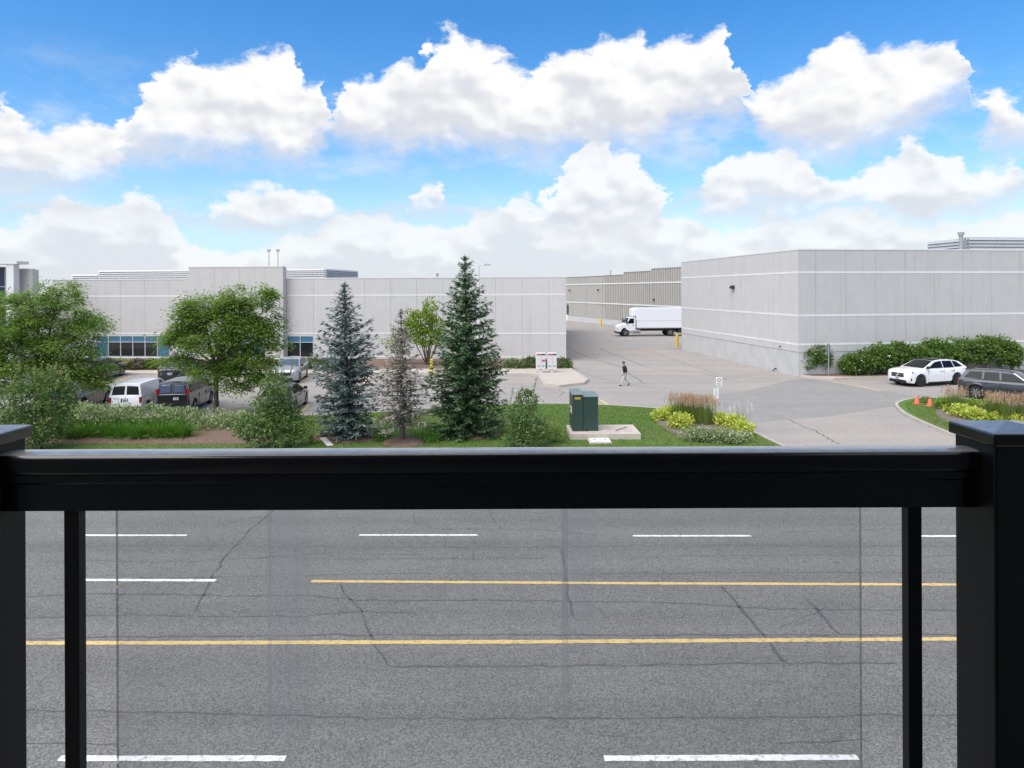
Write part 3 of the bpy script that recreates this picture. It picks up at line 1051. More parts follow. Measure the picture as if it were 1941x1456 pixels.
louvre(lb, roofpt(186, 6), roofpt(372, 6), 7.55, 8.78, 6)
louvre(lb, roofpt(135, 8), roofpt(185, 8), 7.4, 8.42, 5)
louvre(lb, roofpt(540, 6), roofpt(619, 6), 7.6, 8.78, 6)
a_ = Vector(roofpt(619, 6))
b_ = Vector((a_.x + 1.5, a_.y + 8, 0))
louvre(lb, a_, b_, 7.6, 8.78, 6)
q = roofpt(829, 3)
wpart('vent_pipe', MB().tube([(q[0], q[1], 7.3), (q[0], q[1], 8.05)], 0.09, 8).tube([(q[0], q[1], 8.0), (q[0], q[1], 8.12)], 0.15, 8), m_metal, lb)
for px in (510, 527):
    q = roofpt(px, 1.5)
    wpart('antenna', MB().tube([(q[0], q[1], 7.4), (q[0], q[1], 10.35)], 0.035, 6).box((q[0] - 0.16, q[1] - 0.1, 10.3), (q[0] + 0.14, q[1] + 0.1, 10.5)), m_metal, lb)
# glazed entrance at the far left end
eY = 60.0
e0, e1 = at(-260, 600, eY), at(10, 600, eY)
frE, LE, uE, nE, pE = frame_of(e0, e1)
wpart('entrance_wall', MB().box((0, -0.9, -0.1), (LE, -0.1, 8.7), frE), m_joint, lb)
gw = wpart('curtain_wall', MB().box((0, -0.1, 0), (LE, -0.02, 8.72), frE), m_mull, lb)
for i in range(6):
    for k in range(5):
        wpart('pane', MB().box((i * LE / 6 + 0.05, -0.02, 0.1 + k * 1.73), ((i + 1) * LE / 6 - 0.05, 0.01, 0.03 + (k + 1) * 1.73), frE), m_panen, gw)
c0, c1 = at(12, 600, eY - 0.4), at(26, 600, eY - 0.4)
wpart('column', MB().box((c0.x, c0.y, -0.1), (c1.x, c1.y + 0.7, 8.95)), m_band, lb)
c2 = at(34, 600, eY - 0.4)
wpart('canopy_beam', MB().box((e0.x, c0.y - 0.1, 8.95), (c2.x, c0.y + 1.4, 9.2)), m_band, lb)
d0, d1 = at(27, 600, eY + 0.8), at(62, 600, eY + 0.8)
wpart('side_block', MB().box((d0.x, d0.y, -0.1), (d1.x, d0.y + 0.8, 8.5)), m_panel, lb)
wpart('coping', MB().box((d0.x - 0.02, d0.y - 0.03, 8.5), (d1.x + 0.04, d0.y + 0.3, 8.59)), m_band, lb)

# tall plain warehouse on the right
C = gp(1513.5, 713.5)
A = gp(1293, 663)
ad = Vector((A.x - C.x, A.y - C.y)).normalized()
rd = Vector((ad.y, -ad.x))
R = Vector((C.x + rd.x * 60, C.y + rd.y * 60, 0))
ZR = 9.36
rb = thing('warehouse', 'tall plain grey precast warehouse with white bands and hedge along its foot', 'building', (C.x, C.y, 0))
A2 = (A.x, A.y)
wl_len = (Vector((A.x, A.y)) - Vector((C.x, C.y))).length
frL, LL, uL, nL_, pL = frame_of(A, C)
wpart('wall', MB().prism([(A.x, A.y), (C.x, C.y), (R.x, R.y), (R.x + ad.x * wl_len, R.y + ad.y * wl_len)], -0.1, ZR - 0.3), m_joint, rb)
panel_wall(rb, A, C, 0, ZR, 2.46, [7.70, 4.50, 2.36], m_panel, s_first=LL - 2.46 * 8 - 0.95 if LL - 2.46 * 8 - 0.95 > 0.2 else 2.0, found=1.80, ext1=0.06)
panel_wall(rb, C, R, 0, ZR, 2.42, [7.70, 4.50, 2.36], m_panel_grey, s_first=1.35, found=1.80, ext0=0.0)
# wall-pack lamp
q = frL(s_on(1392, pL, uL), 0.06, 6.5)
lamp_z = at(1392, 545, q[1]).z
lampo = wpart('wall_lamp', MB().extrude([(q[0], q[1] + 0.2, lamp_z - 0.18), (q[0], q[1] + 0.2, lamp_z + 0.18), (q[0] - 0.22, q[1] + 0.17, lamp_z + 0.18), (q[0] - 0.38, q[1] + 0.15, lamp_z - 0.05)], (0.05, -0.42, 0)), m_dark, rb)
wpart('lens', MB().box((q[0] - 0.36, q[1] - 0.17, lamp_z - 0.20), (q[0] - 0.05, q[1] + 0.1, lamp_z - 0.13)), m_lamp, lampo)
q = frL(s_on(1481.5, pL, uL), 0.06, 2.0)
hz = at(1481.5, 656.5, q[1]).z
wpart('hose_tap', MB().tube([(q[0] + 0.03, q[1], hz), (q[0] - 0.14, q[1], hz), (q[0] - 0.16, q[1], hz - 0.12)], 0.045, 6), m_dark, rb)
q = frL(s_on(1472, pL, uL), 0.04, 0)
wpart('drain_spout', MB().tube([(q[0] + 0.05, q[1], 0.25), (q[0] - 0.12, q[1], 0.22), (q[0] - 0.3, q[1], 0.06)], 0.05, 6), m_dark, rb)
# rooftop screens, set back
frR, LR, uR, nR, pR = frame_of(C, R)


def roofR(px, back):
    s = s_on(px, pR, uR)
    for _ in range(8):
        q = Vector(frR(s, -back, 0))
        rx = ray(px, 550)[0]
        s += (rx * q.y - q.x) / (uR.x - rx * uR.y)
    return Vector(frR(s, -back, 0))


c_ = roofR(1832, 7)
louvre(rb, c_, roofR(2060, 7), 9.0, 11.0, 7)
l_ = roofR(1757, 12)
zz = at(1757, 458, l_.y).z
louvre(rb, l_, c_, 9.0, 10.9, 7)
q = roofR(1822, 6.5)
wpart('vent_pipe', MB().tube([(q.x, q.y, 8.9), (q.x, q.y, 11.1)], 0.17, 10).tube([(q.x, q.y, 11.1), (q.x, q.y, 11.35)], 0.26, 10), m_metal, rb)
q = roofR(1644, 3)
wpart('roof_vent', MB().tube([(q.x, q.y, 9.0), (q.x, q.y, 9.62)], 0.16, 10), m_metal, rb)

# taupe ribbed loading building at the back of the yard
B0 = gp(1060, 605.5)
mdir = Vector((0.346, -1.0)).normalized()
B0v = Vector((B0.x, B0.y))
mbd = thing('warehouse', 'distant taupe ribbed loading building at the back of the yard', 'building', (B0.x, B0.y, 0))


def s_mid(px):
    return s_on(px, B0v, mdir)


def mp(px, d=0.0):
    s = s_mid(px)
    nn = Vector((mdir.y, -mdir.x))
    p = B0v + mdir * s + nn * d
    return Vector((p.x, p.y, 0))


segs = [(1060, 1148, 0.0, 9.05, False), (1148, 1190, 0.12, 9.08, True), (1190, 1249, 0.7, 9.45, True), (1249, 1330, 1.3, 9.75, True)]
for xa, xb, dd, zt, rib in segs:
    pa, pb = mp(xa, dd), mp(xb, dd)
    frM, LM, uM, nM, pM = frame_of(pa, pb)
    wpart('wall', MB().box((0, -30, -0.1), (LM, -0.0, zt), frM), m_taupe, mbd)
    if rib:
        n = int(LM / 0.62)
        me = None
        for k in range(n):
            s = k * LM / n
            wpart('rib', MB().box((s, 0, 1.0), (s + 0.30, 0.10, zt - 0.03), frM), m_taupe, mbd)
    else:
        for k in range(int(LM / 7)):
            wpart('panel', MB().box((k * 7.0 + 0.04, 0, 1.0), (k * 7.0 + 6.96, 0.05, zt - 0.03), frM), m_taupe, mbd)
    for z in (7.55, 3.87):
        wpart('band', MB().box((-0.02, 0.10, z - 0.10), (LM + 0.02, 0.125, z + 0.10), frM), m_band, mbd)
    wpart('foundation', MB().box((-0.01, 0, -0.1), (LM + 0.01, 0.14, 0.95), frM), m_found, mbd)
    wpart('coping', MB().box((-0.02, -0.3, zt), (LM + 0.02, 0.13, zt + 0.08), frM), m_taupe, mbd)
for px, py in ((1081, 550.5), (1135, 549.5), (1254, 568)):
    dd = 0.2 if px < 1200 else 1.45
    q = mp(px, dd)
    z = at(px, py, q.y).z
    wpart('wall_lamp', MB().extrude([(q.x + 0.1, q.y - 0.2, z - 0.15), (q.x + 0.1, q.y - 0.2, z + 0.15), (q.x - 0.15, q.y - 0.3, z + 0.12), (q.x - 0.25, q.y - 0.32, z - 0.12)], (0.06, 0.3, 0)), m_dark, mbd)
q0, q1 = mp(1075.5, 0.06), mp(1078.5, 0.06)
frM, LM, uM, nM, pM = frame_of(q0, q1)
dr = wpart('door', MB().box((0, 0, 0.95), (LM, 0.06, 3.3), frM), m_dark, mbd)
wpart('downpipe', MB().box((0.2, 0.06, 0.0), (0.9, 0.3, 1.2), frM), m_band, mbd)
q = mp(1123, -4)
wpart('vent_pipe', MB().tube([(q.x, q.y, 8.8), (q.x, q.y, 10.3)], 0.12, 8), m_metal, mbd)

# pavements
walkA = [gp(*p) for p in ((-300, 711), (250, 711), (560, 711), (800, 711), (1000, 711.5), (1019, 712.5), (1024, 722), (1030, 731), (1060, 734.5), (1108, 729), (1116, 722), (1100, 711), (1085, 702))]
wpoly = [(p.x, p.y) for p in walkA] + [(PR.x + 0.3, PR.y - 0.4), (PL.x - 14, PL.y - 0.4)]
struct('sidewalk', tri_flat(wpoly, -0.05, 0.13), m_walk, 'beige concrete sidewalk and pad along the office building')
struct('kerb', kerb([(p.x, p.y) for p in walkA], 0.16, -0.05, 0.145), m_kerb, 'pale kerb edging the office sidewalk')
b0 = [(PL.x - 10, PL.y - 0.06), (PR.x + 0.2, PR.y - 0.06), (PR.x + 0.1, 55.6), (-28, 55.2), (PL.x - 10, 55.2)]
wpart('planting_bed', tri_flat([(p[0], p[1]) for p in b0], 0.12, 0.15), m_soil, bpy.data.objects['sidewalk'])
wq = [gp(*p) for p in ((1518, 715.5), (1580, 720.5), (1680, 716.5), (1800, 712), (1941, 701))]
wf = Vector((wq[-1].x, wq[-1].y))
wq.append(Vector((wf.x + 18, wf.y + 3.0, 0)))
wpoly = [(p.x, p.y) for p in wq] + [(R.x, R.y - 0.1), (C.x + 0.2, C.y - 0.08)]
sw2 = struct('sidewalk', tri_flat(wpoly, -0.05, 0.13), m_walk, 'beige concrete sidewalk along the tall grey warehouse')
struct('kerb', kerb([(p.x, p.y) for p in wq], 0.16, -0.05, 0.145), m_kerb, 'pale kerb edging the warehouse sidewalk')


def rfp(s, d):
    p = frR(s, d, 0)
    return (p[0], p[1])


wpart('planting_bed', tri_flat([rfp(0.3, 0.1), rfp(34, 0.1), rfp(34, 2.0), rfp(3, 1.7), rfp(0.6, 0.9)], 0.12, 0.16), m_soil, sw2)

# the balcony one looks out from
struct('balcony_floor', MB().box((-1.75, -1.4, 4.8), (1.75, 2.02, 5.0)), m_deck, 'grey balcony floor under the railing')
struct('balcony_wall', MB().box((-5, -1.6, 0), (5, -1.4, 9.0)), m_siding, 'dark house wall behind the balcony')
struct('balcony_ceiling', MB().box((-1.75, -1.4, 7.9), (1.75, 1.6, 8.05)), m_soffit, 'plain soffit above the balcony')

# ------------------------------------------------------------------ balcony railing
rl = thing('balcony_railing', 'glossy black metal balcony railing with clear glass panel and square capped posts', 'railing', (0, 1.9, 5.0))
XL, XRt = -1.40, 1.272
ztop = HC - 0.444


def railprof(prof, x0, x1, name, m, bev=0.0, smooth=True):
    n = len(prof)
    mb = MB()
    for x in (x0, x1):
        for y, z in prof:
            mb.v.append((x, y, z))
    mb.f = [tuple(range(n)), tuple(range(2 * n - 1, n - 1, -1))] + [(i, (i + 1) % n, n + (i + 1) % n, n + i) for i in range(n)]
    return wpart(name, mb, m, rl, smooth, bev, math.radians(28))


def arc(cy, cz, r, a0, a1, n=6):
    return [(cy + r * math.cos(math.radians(a0 + (a1 - a0) * k / n)), cz + r * math.sin(math.radians(a0 + (a1 - a0) * k / n))) for k in range(n + 1)]


yf, yb = 1.852, 1.940
prof = arc(yf + 0.016, ztop - 0.016, 0.016, 180, 90) + [(1.895, ztop + 0.002)] + arc(yb - 0.016, ztop - 0.016, 0.016, 90, 0) + [(yb, ztop - 0.050)] + [(yb - 0.012, ztop - 0.058), (yf + 0.012, ztop - 0.058)] + [(yf + 0.003, ztop - 0.052), (yf, ztop - 0.046)]
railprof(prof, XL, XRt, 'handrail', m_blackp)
zb = HC - 0.600
prof = [(1.868, zb), (1.868, ztop - 0.083), (1.862, ztop - 0.077), (1.862, ztop - 0.0578), (1.930, ztop - 0.0578), (1.930, zb)]
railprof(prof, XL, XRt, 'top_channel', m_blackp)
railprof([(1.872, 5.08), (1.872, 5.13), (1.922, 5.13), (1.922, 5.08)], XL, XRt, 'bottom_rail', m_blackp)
for x0, x1 in ((-1.58, XL), (XRt, 1.452)):
    po = wpart('post', MB().box((x0, 1.80, 5.0), (x1, 1.965, HC - 0.405)), m_blackq, rl, bevel=0.006)
    mb = MB()
    e = 0.012
    z0, z1, z2 = HC - 0.418, HC - 0.384, HC - 0.366
    a, b, c, d = x0 - e, x1 + e, 1.80 - e, 1.965 + e
    mx_, my_ = (a + b) / 2, (c + d) / 2
    mb.add([(a, c, z0), (b, c, z0), (b, d, z0), (a, d, z0), (a, c, z1), (b, c, z1), (b, d, z1), (a, d, z1), (mx_, my_, z2)],
           [(0, 3, 2, 1), (0, 1, 5, 4), (1, 2, 6, 5), (2, 3, 7, 6), (3, 0, 4, 7), (4, 5, 8), (5, 6, 8), (6, 7, 8), (7, 4, 8)])
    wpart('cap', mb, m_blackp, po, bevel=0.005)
    for z in (5.0,):
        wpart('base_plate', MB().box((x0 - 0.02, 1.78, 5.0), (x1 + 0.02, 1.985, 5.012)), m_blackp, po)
for x0, x1 in ((-1.236, -1.196), (1.0875, 1.125)):
    wpart('baluster', MB().box((x0, 1.878, 5.12), (x1, 1.912, zb + 0.01)), m_blackq, rl, bevel=0.002)
m_glass = glassmat('balcony_glass', (0.984, 0.990, 0.987), haze=0.03)
gy = 1.918
gl_ = wpart('glass_pane', MB().box((at(220, 1000, gy).x, gy, 5.125), (at(1632, 1000, gy).x, gy + 0.008, zb + 0.02)), m_glass, rl)


def filmmat(name, a, c=(0.8, 0.8, 0.8, 1)):
    m = bpy.data.materials.new(name)
    m.use_nodes = True
    g = NT(m.node_tree)
    out = g.n('ShaderNodeOutputMaterial')
    tr = g.n('ShaderNodeBsdfTransparent')
    df = g.n('ShaderNodeBsdfTranslucent')
    df.inputs[0].default_value = c
    mx = g.n('ShaderNodeMixShader')
    tc = g.n('ShaderNodeTexCoord').outputs['Object']
    g.set(mx.inputs[0], g.step(g.noise(g.vm('MULTIPLY', tc, (30, 1, 3)), 1.5, 4), 0.2, 0.8, a * 0.5, a * 1.3))
    g.nt.links.new(tr.outputs[0], mx.inputs[1])
    g.nt.links.new(df.outputs[0], mx.inputs[2])
    g.nt.links.new(mx.outputs[0], out.inputs[0])
    return m


m_film, m_film2 = filmmat('tape_residue', 0.42), filmmat('tape_residue_faint', 0.15)
m_edge = filmmat('glass_edge', 0.20, (0.10, 0.11, 0.10, 1))
for px in (220, 1632):
    x = at(px, 1000, gy).x
    wpart('glass_edge', MB().box((x - 0.0007, gy - 0.001, 5.125), (x + 0.0007, gy + 0.009, zb + 0.018)), m_edge, gl_)
for x0, x1, y1, m in ((508, 516, 1390, m_film), (516, 590, 1400, m_film2), (1066, 1078, 1362, m_film), (1078, 1128, 1240, m_film2), (1126, 1132, 1060, m_film2)):
    a, b = at(x0, y1, gy - 0.0015), at(x1, y1, gy - 0.0015)
    wpart('residue_streak', MB().add([(a.x, gy - 0.0015, a.z), (b.x, gy - 0.0015, a.z), (b.x, gy - 0.0015, zb + 0.01), (a.x, gy - 0.0015, zb + 0.01)], [(0, 1, 2, 3)]), m, gl_)


# ------------------------------------------------------------------ vehicles
def wheel_meshes(r, w, rim, spokes, rimw=None):
    t = MB().lathe([(r * 0.66, -w / 2), (r * 0.9, -w / 2), (r, -w * 0.36), (r, w * 0.36), (r * 0.9, w / 2), (r * 0.66, w / 2)], 24, 'y').mesh('tyre')
    rm = MB().lathe([(r * 0.68, -w * 0.40), (r * 0.66, -w * 0.47), (r * 0.58, -w * 0.45), (r * 0.56, -w * 0.22), (r * 0.18, -w * 0.20), (r * 0.18, w * 0.2), (r * 0.67, w * 0.4)], 24, 'y')
    sp = MB()
    for k in range(spokes):
        a = 2 * math.pi * k / spokes
        for da in (-0.13, 0.13):
            p0 = (0.1 * r * math.cos(a), -w * 0.42, 0.1 * r * math.sin(a))
            p1 = (0.62 * r * math.cos(a + da), -w * 0.46, 0.62 * r * math.sin(a + da))
            sp.tube([p0, p1], [0.075 * r, 0.06 * r], 4)
    sp.lathe([(r * 0.15, -w * 0.48), (r * 0.15, -w * 0.3)], 10, 'y')
    return t, rm.mesh('rim'), sp.mesh('spokes')


def loft_body(st, arches, Wmax, zlow0, R):
    """stations (x, zlow, ztop, w); densified; lower edge lifted over the wheels"""
    xs = sorted(set([round(q[0], 4) for q in st] + [round(a + R * math.sin(t * math.pi / 16), 4) for a in arches for t in range(-8, 9)] +
                    list(np.round(np.linspace(st[-1][0], st[0][0], 26), 4))), reverse=True)
    sx = np.array([q[0] for q in st][::-1])
    vals = [np.array([q[i] for q in st][::-1]) for i in (1, 2, 3)]
    xs = [x for i, x in enumerate(xs) if i == 0 or abs(x - xs[i - 1]) > 0.004]
    mb = MB()
    n = None
    for x in xs:
        zl, zt, w = [float(np.interp(x, sx, v)) for v in vals]
        for a in arches:
            if abs(x - a) <= R + 1e-6:
                zl = max(zl, R * 0.92 + math.sqrt(max(0, R * R - (x - a) ** 2)) - 0.0) if False else max(zl, arches[a] + math.sqrt(max(0, R * R - (x - a) ** 2)))
        zm = max(zl + 0.02, 0.55 * zt + 0.45 * zl)
        half = [(0.0, zl), (w * 0.90, zl), (w * 0.985, zl + 0.02), (w, max(zl + 0.03, 0.62)), (w * 0.995, max(zl + 0.04, 0.74)), (w * 0.975, max(zl + 0.05, zt - 0.16)),
                (w * 0.94, zt - 0.05), (w * 0.84, zt - 0.008), (w * 0.55, zt + 0.012), (0.0, zt + 0.02)]
        sec = [(x, y, z) for y, z in half] + [(x, -y, z) for y, z in half[-2:0:-1]]
        n = len(sec)
        mb.v.extend(sec)
    for i in range(len(xs) - 1):
        for k in range(n):
            mb.f.append((i * n + k, i * n + (k + 1) % n, (i + 1) * n + (k + 1) % n, (i + 1) * n + k))
    mb.f.append(tuple(range(n)))
    q = (len(xs) - 1) * n
    mb.f.append(tuple(q + k for k in range(n - 1, -1, -1)))
    return mb


def car(name, label, loc, heading, sp, paint, group=None, scale=1.0):
    """local +x is forward, +y left"""
    t = thing(name, label, sp.get('cat', 'car'), loc, heading, group)
    t.scale = (scale, scale, scale)
    L2_, Wd = sp['L'] / 2, sp['W'] / 2
    r = sp['r']
    ar = {sp['wf']: r, sp['wr']: r}
    R = r + 0.065
    body = lpart('body', loft_body(sp['st'], ar, Wd, 0.2, R), paint, t, True, auto=math.radians(50))
    lpart('underbody', MB().box((sp['wr'] - 0.55, -Wd * 0.78, 0.24), (sp['wf'] + 0.55, Wd * 0.78, 0.75)), m_trim, t)
    # greenhouse
    g = sp['gh']
    PR_ = g['prof']                            # roof line, front to back
    zb_, wb_, wr_ = g['zb'], g['wb'], g['wr']
    zr_ = max(p[1] for p in PR_)
    x1, x4 = PR_[0][0], PR_[-1][0]
    pxs_, pzs_ = [p[0] for p in PR_][::-1], [p[1] for p in PR_][::-1]

    def yside(z):
        return wb_ + (wr_ - wb_) * (z - zb_) / (zr_ - zb_)

    def zroof(x):
        return float(np.interp(x, pxs_, pzs_))

    def top(x, yf, up=0.0):
        z = zroof(x)
        cr = 0.055 * min(1.0, (z - zb_) / (zr_ - zb_) + 0.25)
        return Vector((x, yf * yside(z), z + cr * (1 - abs(yf) ** 2.4) + up))
    xs_ = sorted(set([round(p[0], 3) for p in PR_] + [round(v, 3) for v in np.linspace(x4, x1, 30)]), reverse=True)
    YF = (-1, -0.93, -0.75, -0.4, 0, 0.4, 0.75, 0.93, 1)
    mb = MB()
    for x in xs_:
        mb.v.append((x, -wb_ - 0.004, zb_ - 0.06))
        mb.v.extend([tuple(top(x, yf)) for yf in YF])
        mb.v.append((x, wb_ + 0.004, zb_ - 0.06))
    n = len(YF) + 2
    for i in range(len(xs_) - 1):
        for k in range(n - 1):
            mb.f.append((i * n + k, i * n + k + 1, (i + 1) * n + k + 1, (i + 1) * n + k))
    mb.f.append(tuple(range(n)))
    mb.f.append(tuple((len(xs_) - 1) * n + k for k in range(n)))
    cab = lpart('cabin', mb, paint, t, True, 0.0, math.radians(38))

    for poly in sp['windows']:
        for s in (-1, 1):
            pts = []
            for x, z in poly:
                z = min(z, zroof(x) - 0.05)
                pts.append(Vector((x, s * (yside(z) + 0.004), z)))
            lpart('side_window', MB().extrude(pts, (0, s * 0.012, 0)), sp.get('sglass', m_cglass), t)

    def skin_panel(nm, xa, xb, ya, yb, m, lift=0.006):
        """a sheet lying on the cabin top between two stations"""
        mb = MB()
        nx, ny = 9, 7
        for i in range(nx):
            x = xa + (xb - xa) * i / (nx - 1)
            sl = (zroof(x + 0.02) - zroof(x - 0.02)) / 0.04
            nn_ = Vector((-sl, 0, 1)).normalized()
            for j in range(ny):
                yf = ya + (yb - ya) * j / (ny - 1)
                mb.v.append(tuple(top(x, yf) + nn_ * lift))
        for i in range(nx - 1):
            for j in range(ny - 1):
                mb.f.append((i * ny + j, i * ny + j + 1, (i + 1) * ny + j + 1, (i + 1) * ny + j))
        o = lpart(nm, mb, m, t, True)
        so = o.modifiers.new('thick', 'SOLIDIFY')
        so.thickness = 0.008
        so.offset = 1
        return o
    x2 = g['x2']
    x3 = g['x3']
    skin_panel('windscreen', x1 - 0.05, x2 + 0.02, -0.88, 0.88, sp.get('wglass', m_cglass))
    ra, rb_ = g.get('rear', (x4 + 0.08, x3 - 0.03))
    if sp.get('split'):
        for a_q, b_q in ((-0.86, -sp['split']), (sp['split'], 0.86)):
            skin_panel('rear_window', rb_, ra, a_q, b_q, sp.get('rglass', m_cglass))
    else:
        skin_panel('rear_window', rb_, ra, -0.82, 0.82, sp.get('rglass', m_cglass))
    if sp.get('blackroof'):
        skin_panel('roof_panel', x2 - 0.03, x3 + 0.25, -0.90, 0.90, m_cglass)
    if sp.get('rails'):
        for s in (-1, 1):
            lpart('roof_rail', MB().tube([tuple(top(x3 + 0.1, s * 0.9)), tuple(top(x3 + 0.22, s * 0.9, 0.06)), tuple(top((x2 + x3) / 2, s * 0.9, 0.06)), tuple(top(x2 - 0.25, s * 0.9, 0.06)), tuple(top(x2 - 0.12, s * 0.9))], 0.018, 6), m_trim, t)
    # wheels
    tm, rm, sm = wheel_meshes(r, 0.23, None, sp.get('spokes', 5))
    rimm = sp.get('rim', m_rim)
    for x in (sp['wf'], sp['wr']):
        for s in (-1, 1):
            w = bpy.data.objects.new('wheel', tm)
            if not tm.materials:
                tm.materials.append(m_tyre)
                rm.materials.append(m_rimd)
                sm.materials.append(rimm)
            col.objects.link(w)
            w.parent = t
            w.location = (x, s * (Wd - 0.125), r)
            w.rotation_euler = (0, 0.3 * s, 0 if s < 0 else math.pi)
            for nm, me in (('rim', rm), ('spokes', sm)):
                q = bpy.data.objects.new(nm, me)
                col.objects.link(q)
                q.parent = w
    if sp.get('cladding'):
        for x in (sp['wf'], sp['wr']):
            for s in (-1, 1):
                mb = MB()
                n = 14
                for k in range(n + 1):
                    a = math.pi * k / n
                    ca, sa_ = math.cos(a), math.sin(a)
                    for rr, yy in ((R - 0.01, 0.012), (R + 0.055, 0.012), (R + 0.06, -0.03), (R - 0.01, -0.03)):
                        mb.v.append((x + rr * ca, s * (Wd + yy), r + rr * sa_))
                for k in range(n):
                    for j in range(4):
                        mb.f.append((4 * k + j, 4 * k + (j + 1) % 4, 4 * k + 4 + (j + 1) % 4, 4 * k + 4 + j))
                lpart('wheel_arch', mb, m_trim, t)
        for s in (-1, 1):
            lpart('sill_trim', MB().box((sp['wr'] + R, s * Wd - 0.03, 0.2), (sp['wf'] - R, s * Wd + 0.012, 0.33)), m_trim, t)
    # door seams and handles
    for x in sp.get('seams', ()):
        for s in (-1, 1):
            lpart('door_seam', MB().box((x - 0.006, s * Wd * 0.97, 0.36), (x + 0.006, s * (Wd + 0.002), zb_ - 0.1)), m_trim, t)
    for x in sp.get('handles', ()):
        for s in (-1, 1):
            lpart('door_handle', MB().box((x - 0.09, s * Wd * 0.96, zb_ - 0.17), (x + 0.09, s * (Wd + 0.012), zb_ - 0.14)), sp.get('handlem', paint), t)
    # mirrors
    for s in (-1, 1):
        mx0 = x1 - 0.22
        lpart('mirror', MB().box((mx0 - 0.08, s * (wb_ + 0.0), zb_ + 0.02), (mx0 + 0.07, s * (wb_ + 0.20), zb_ + 0.17)), sp.get('mirror', m_trim), t, bevel=0.03)
    for nm, bx, m in sp.get('extra', ()):
        if isinstance(bx, MB):
            lpart(nm, bx, m, t)
        elif len(bx) == 2:
            lpart(nm, MB().box(*bx), m, t, bevel=0.01)
        else:
            lpart(nm, MB().extrude(bx[0], bx[1]), m, t)
    return t


def plate(x, y0, z, sgn, mp_=None):
    return [('licence_plate', ((x - 0.008, y0 - 0.15, z - 0.075), (x + 0.008, y0 + 0.15, z + 0.075)), mp_ or m_plate),
            ('plate_lettering', ((x - 0.010 if sgn < 0 else x + 0.008, y0 - 0.11, z - 0.03), (x - 0.008 if sgn < 0 else x + 0.010, y0 + 0.11, z + 0.03)), m_plateink)]


suv_st = [(2.36, 0.42, 0.78, 0.62), (2.33, 0.30, 0.88, 0.76), (2.24, 0.24, 0.97, 0.86), (2.0, 0.22, 1.03, 0.92), (1.5, 0.21, 1.08, 0.945), (1.0, 0.2, 1.12, 0.95), (0, 0.2, 1.12, 0.95),
          (-1.0, 0.2, 1.13, 0.95), (-1.7, 0.22, 1.14, 0.94), (-2.15, 0.28, 1.12, 0.89), (-2.31, 0.36, 1.06, 0.82), (-2.36, 0.48, 0.96, 0.72)]
SUV = dict(L=4.72, W=1.89, r=0.365, wf=1.46, wr=-1.43, st=suv_st, gh=dict(prof=[(1.20, 1.09), (0.28, 1.51), (0.02, 1.575), (-0.45, 1.61), (-0.95, 1.60), (-1.45, 1.545), (-1.78, 1.46), (-2.24, 1.12)], x2=0.26, x3=-1.74, zb=1.09, wb=0.885, wr=0.66),
           windows=[[(0.86, 1.13), (0.20, 1.52), (-0.32, 1.54), (-0.30, 1.13)], [(-0.38, 1.13), (-0.40, 1.54), (-1.12, 1.53), (-1.22, 1.14)], [(-1.30, 1.15), (-1.20, 1.53), (-1.50, 1.51), (-1.92, 1.19)]],
           seams=(0.92, -0.34, -1.18), handles=(-0.14, -1.02))
glc = dict(SUV, blackroof=True, cladding=False, rim=m_rimd, mirror=m_trim, cat='car', spokes=5, handlem=m_chrome)
star = MB()
for k in range(3):
    a = math.pi / 2 + k * 2 * math.pi / 3
    star.tube([(2.385, 0, 0.72), (2.385, 0.085 * math.cos(a), 0.72 + 0.085 * math.sin(a))], [0.014, 0.006], 4)
for k in range(20):
    a, b = 2 * math.pi * k / 20, 2 * math.pi * (k + 1) / 20
    star.tube([(2.385, 0.09 * math.cos(a), 0.72 + 0.09 * math.sin(a)), (2.385, 0.09 * math.cos(b), 0.72 + 0.09 * math.sin(b))], 0.012, 4)
glc['extra'] = [('grille', ((2.28, -0.46, 0.58), (2.372, 0.46, 0.83)), m_trim), ('grille_bar', ((2.36, -0.44, 0.70), (2.382, 0.44, 0.735)), m_chrome),
                ('emblem', star, m_chrome), ('lower_intake', ((2.25, -0.62, 0.27), (2.365, 0.62, 0.42)), m_trim), ('bumper_lip', ((2.20, -0.60, 0.23), (2.39, 0.60, 0.27)), m_trim)]
for s in (-1, 1):
    glc['extra'] += [('headlight', ([(2.31, s * 0.50, 0.80), (2.29, s * 0.50, 0.90), (2.02, s * 0.90, 0.95), (2.06, s * 0.905, 0.87)], (0.03, s * 0.025, 0.004), 0), m_dark),
                     ('side_intake', ([(2.30, s * 0.70, 0.32), (2.30, s * 0.72, 0.50), (2.16, s * 0.88, 0.56), (2.14, s * 0.89, 0.40)], (0.03, s * 0.02, 0), 0), m_trim),
                     ('tail_light', ((-2.34, s * 0.62 - 0.18, 0.90), (-2.20, s * 0.62 + 0.18, 1.02)), m_red), ('wheel_arch_lip', ((-0.9, s * 0.93, 0.2), (0.95, s * 0.955, 0.29)), m_trim)]
glc['extra'] += plate(2.38, 0, 0.50, 1)
fw, rw = gp(1734, 733.5), gp(1811, 729.5)
ctr = gp(1757, 728.0)
glc_h = math.atan2(-0.30, -1.0)
car('car', 'white compact SUV with black roof driving past the long hedge', (ctr.x, ctr.y, 0.0), glc_h, glc, carpaint('paint_white', (0.80, 0.81, 0.82)), scale=1.06)

